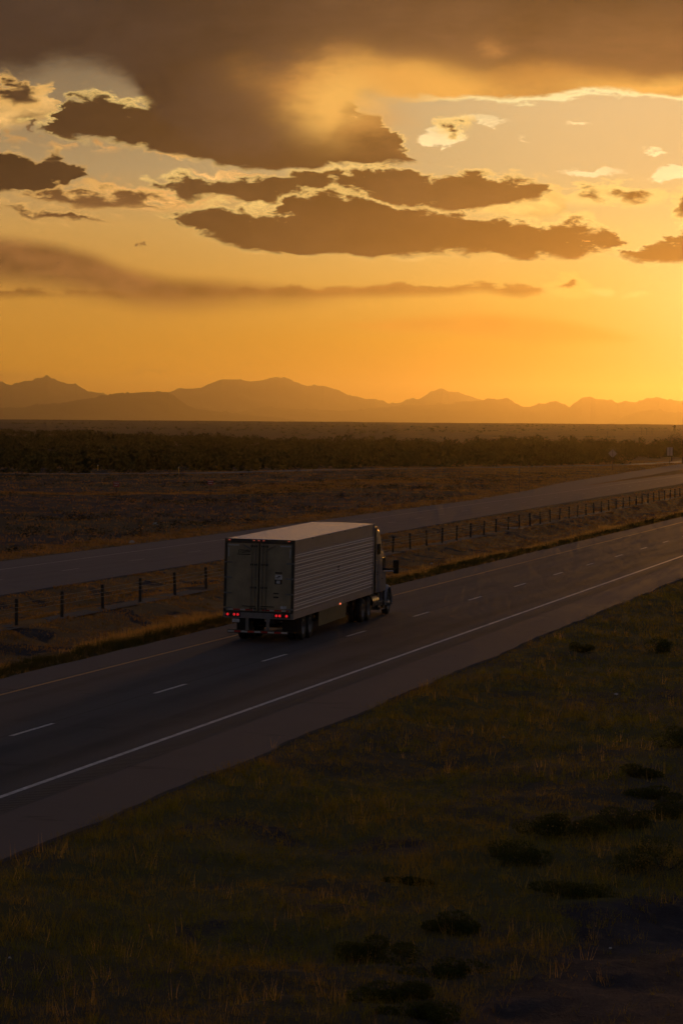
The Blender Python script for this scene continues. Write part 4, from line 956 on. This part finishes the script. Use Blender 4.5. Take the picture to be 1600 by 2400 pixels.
for sgn in (-1, 1):
    lg = TM().box(sgn * .95 - .07, sgn * .95 + .07, 12.0, 12.14, .32, 1.1).build('landing_leg', M['frame_dark'], tr); MB().box(sgn * .95 - .14, sgn * .95 + .14, 11.93, 12.2, .46, .49).build('foot_plate', M['frame_dark'], lg)
# wheels
def wheel(parent, x, y, sgn, dual=True, steer=False):
    w_ = empty('wheel', (x, y, .50)); w_.parent = parent; hw = .13
    prof = [(-hw * .9, .30), (-hw, .36), (-hw, .46), (-hw * .8, .495), (-hw * .3, .502), (hw * .3, .502), (hw * .8, .495), (hw, .46), (hw, .36), (hw * .9, .30)]
    ty = MB().lathe((0, 0, 0), prof, 'x', 30).build('tyre', M['rubber'], w_, True)
    q = sgn
    if steer: rp = [(q * .10, .30), (q * .12, .29), (q * .06, .27), (q * .05, .16), (q * .12, .14), (q * .17, .10), (q * .18, .0)]
    else: rp = [(q * .11, .30), (q * .12, .285), (q * -.02, .26), (q * -.06, .17), (q * -.03, .15), (q * .03, .11), (q * .05, .0)]
    MB().lathe((0, 0, 0), rp, 'x', 24).build('rim', M['rim'], w_, True)
for y_ in (2.5, 3.77):
    for sgn in (-1, 1):
        for off in (1.13, .80): wheel(tr, sgn * off, y_, sgn)
    MB().cyl((0, y_, .5), .07, 1.9, 'x', 10).build('axle', M['black'], tr)

# ------------------------------------------------------------------ tractor unit
tk = empty('truck_tractor', TO, TA); tag(tk, 'grey highway tractor with tall sleeper cab pulling the silver trailer', 'truck')
tk.scale = (1.06, 1, 1); tk.location = (TO[0] + math.sin(-TA) * 14.9, TO[1] + math.cos(-TA) * 14.9, 0)     # origin under the drive axles
OY = 14.9
def rrect(y, hw, z0, z1, r, n=5, zf=None):
    pts = []
    for (cx, cz, a0) in ((hw - r, z1 - r, 0), (-hw + r, z1 - r, 90), (-hw + .04, z0 + .04, 180), (hw - .04, z0 + .04, 270)):
        rr_ = r if a0 < 180 else .04
        for k in range(n): a = R(a0 + 90 * k / (n - 1)); pts.append((cx + rr_ * math.cos(a), y - OY, cz + rr_ * math.sin(a)))
    return pts
for y_ in (14.25, 15.55):
    for sgn in (-1, 1):
        for off in (1.13, .80): wheel(tk, sgn * off, y_ - OY, sgn)
    MB().cyl((0, y_ - OY, .5), .09, 1.9, 'x', 10).build('axle', M['black'], tk)
for sgn in (-1, 1): wheel(tk, sgn * 1.06, 20.55 - OY, sgn, steer=True)
MB().cyl((0, 20.55 - OY, .5), .06, 1.9, 'x', 10).build('axle', M['black'], tk)
m = MB(); [m.box(xx - .05, xx + .05, 13.5 - OY, 21.4 - OY, .78, 1.03) for xx in (-.43, .43)]; m.build('frame_rail', M['black'], tk)
MB().box(-.5, .5, 14.4 - OY, 15.5 - OY, 1.03, 1.12).build('fifth_wheel', M['black'], tk)
# sleeper with tall roof fairing
body = MB().loft([rrect(17.15, 1.14, 1.12, 3.98, .10), rrect(17.6, 1.16, 1.10, 3.98, .14), rrect(18.1, 1.22, 1.08, 3.86, .22), rrect(18.5, 1.20, 1.08, 3.62, .30), rrect(18.9, 1.18, 1.08, 3.25, .34), rrect(19.15, 1.16, 1.08, 2.95, .32)]).build('sleeper', M['cab_paint'], tk, True)
cabd = MB().loft([rrect(19.15, 1.16, 1.08, 2.95, .22), rrect(19.5, 1.14, 1.08, 2.88, .22), rrect(19.75, 1.10, 1.08, 2.62, .22), rrect(20.15, 1.04, 1.10, 2.02, .14)]).build('cab', M['cab_paint'], tk, True)
for o in (body, cabd): o.modifiers.new('es', 'EDGE_SPLIT').split_angle = R(35)
for sgn in (-1, 1):
    MB().box(*sorted((sgn * 1.17, sgn * 1.25)), 16.38 - OY, 17.12 - OY, 1.25, 3.92).build('side_extender', M['fairing'], tk)
    i_ = [(sgn * 1.300, 16.75 - OY), (sgn * 1.238, 17.30 - OY), (sgn * 1.150, 18.0 - OY), (sgn * 1.08, 18.0 - OY), (sgn * 1.08, 17.0 - OY)]
    MB().loft([[(a, b_, z_) for a, b_ in i_] for z_ in (1.15, 2.5, 3.95)]).build('glint_fairing', M['gloss_paint'], tk)  # added wedge, angled to catch the low sun as a bright strip
    MB().box(*sorted((sgn * 1.215, sgn * 1.235)), 17.75 - OY, 18.25 - OY, 2.75, 3.20).build('sleeper_window', M['glass'], body)
    MB().box(*sorted((sgn * 1.13, sgn * 1.185)), 19.10 - OY, 19.72 - OY, 1.95, 2.55).build('door_window', M['glass'], cabd)
    dd = MB().box(*sorted((sgn * 1.14, sgn * 1.19)), 18.75 - OY, 19.80 - OY, 1.10, 1.92).build('door', M['cab_paint'], cabd)
    MB().box(*sorted((sgn * 1.19, sgn * 1.21)), 18.85 - OY, 19.0 - OY, 1.62, 1.67).build('door_handle', M['black'], cabd)
    MB().box(*sorted((sgn * 1.222, sgn * 1.23)), 17.5 - OY, 17.8 - OY, 1.95, 2.0).box(*sorted((sgn * 1.222, sgn * 1.23)), 17.5 - OY, 17.75 - OY, 1.86, 1.90).build('badge', M['sticker_dark'], body)
    # mirror
    mr = MB().box(*sorted((sgn * 1.46, sgn * 1.70)), 19.95 - OY, 20.08 - OY, 1.82, 2.42).build('mirror', M['black'], tk); bevel(mr, .03, 2)
    MB().box(*sorted((sgn * 1.48, sgn * 1.68)), 19.938 - OY, 19.949 - OY, 1.86, 2.38).build('mirror_glass', M['glass'], mr)
    MB().tube((sgn * 1.12, 19.85 - OY, 2.02), (sgn * 1.58, 19.98 - OY, 2.02), .045, 8).build('mirror_arm', M['black'], mr); MB().tube((sgn * 1.12, 19.85 - OY, 1.93), (sgn * 1.58, 19.98 - OY, 1.93), .022, 8).build('mirror_arm', M['chrome'], mr)
    # fuel tank with straps, steps, fender
    tkm = MB().cyl((sgn * .92, 17.35 - OY, .72), .31, 1.35, 'y', 24).build('fuel_tank', M['chrome'], tk, True); tkm.modifiers.new('es', 'EDGE_SPLIT')
    for yy in (16.95, 17.35, 17.75): MB().cyl((sgn * .92, yy - OY, .72), .325, .06, 'y', 24).build('tank_strap', M['rod'], tkm)
    st = MB().box(*sorted((sgn * .72, sgn * 1.18)), 18.45 - OY, 19.7 - OY, .28, .34).build('step', M['chrome'], tk); MB().box(*sorted((sgn * .72, sgn * 1.14)), 18.5 - OY, 19.6 - OY, .62, .67).build('step', M['chrome'], tk)
    MB().box(*sorted((sgn * .55, sgn * .80)), 18.3 - OY, 19.7 - OY, .34, 1.08).build('step_box', M['black'], tk)
    MB().box(*sorted((sgn * 1.10, sgn * 1.16)), 19.66 - OY, 19.74 - OY, .30, 1.08).build('step_bracket', M['chrome'], tk)
    MB().box(*sorted((sgn * 1.0, sgn * 1.17)), 18.1 - OY, 18.42 - OY, .40, 1.05).build('battery_box', M['black'], tk)
    m = MB(); secs = []
    for a in np.linspace(-10, 190, 14):
        ca, sa = math.cos(R(a)), math.sin(R(a)); yc = 20.55 - OY; zc = .55
        p_ = lambda rr_, x_: (x_, yc + rr_ * ca * 1.05, zc + rr_ * sa)
        secs.append([p_(.62, sgn * .80), p_(.62, sgn * 1.20), p_(.68, sgn * 1.22), p_(.76, sgn * 1.12), p_(.76, sgn * .80)])
    fd = m.loft(secs).build('fender', M['cab_paint'], tk, True); fd.modifiers.new('es', 'EDGE_SPLIT').split_angle = R(50)
    MB().cyl((sgn * .93, 21.35 - OY, 1.12), .12, .12, 'y', 14).build('headlight', M['glass'], tk)
    MB().tube((sgn * .72, 17.05 - OY, 1.1), (sgn * .72, 17.05 - OY, 3.6), .06, 10).build('exhaust_pipe', M['chrome'], tk) if sgn < 0 else None
MB().loft([rrect(20.10, .98, 1.0, 1.98, .20), rrect(20.6, .92, .98, 1.90, .22), rrect(21.2, .84, .95, 1.76, .22), rrect(21.5, .78, .92, 1.62, .20)]).build('hood', M['cab_paint'], tk, True).modifiers.new('es', 'EDGE_SPLIT').split_angle = R(35)
MB().box(-1.18, 1.18, 21.45 - OY, 21.7 - OY, .38, .82).build('bumper', M['chrome'], tk)
MB().box(-.62, .62, 21.50 - OY, 21.54 - OY, .9, 1.6).build('grille', M['chrome'], tk)
link('windshield', [(-.98, 19.56 - OY, 2.78), (.98, 19.56 - OY, 2.78), (1.0, 20.14 - OY, 2.05), (-1.0, 20.14 - OY, 2.05), (-.98, 19.60 - OY, 2.80), (.98, 19.60 - OY, 2.80), (1.0, 20.18 - OY, 2.06), (-1.0, 20.18 - OY, 2.06)], [(0, 1, 2, 3), (7, 6, 5, 4), (0, 4, 5, 1), (1, 5, 6, 2), (2, 6, 7, 3), (3, 7, 4, 0)], M['glass'], cabd)
link('sun_visor', [(-1.1, 19.62 - OY, 2.86), (1.1, 19.62 - OY, 2.86), (1.12, 20.0 - OY, 2.70), (-1.12, 20.0 - OY, 2.70), (-1.1, 19.62 - OY, 2.89), (1.1, 19.62 - OY, 2.89), (1.12, 20.0 - OY, 2.73), (-1.12, 20.0 - OY, 2.73)], [(3, 2, 1, 0), (4, 5, 6, 7), (0, 1, 5, 4), (1, 2, 6, 5), (2, 3, 7, 6), (3, 0, 4, 7)], M['chrome'], cabd)

# ------------------------------------------------------------------ haze
hm = bpy.data.materials.new('haze_air'); hm.use_nodes = True; t = NT(hm.node_tree)
for n in list(t.N): t.N.remove(n)
pv = t.new('ShaderNodeVolumePrincipled'); pv.inputs['Color'].default_value = (.96, .88, .66, 1); pv.inputs['Density'].default_value = HAZE_DENSITY; pv.inputs['Anisotropy'].default_value = HAZE_G
o_ = t.new('ShaderNodeOutputMaterial'); t.L.new(pv.outputs[0], o_.inputs['Volume'])
zmin = float(gz.min()) - 14
hz = MB().box(-30000, 30000, -30000, 30000, min(zmin, -50), 440).build('haze', hm); tag(hz, kind='stuff')
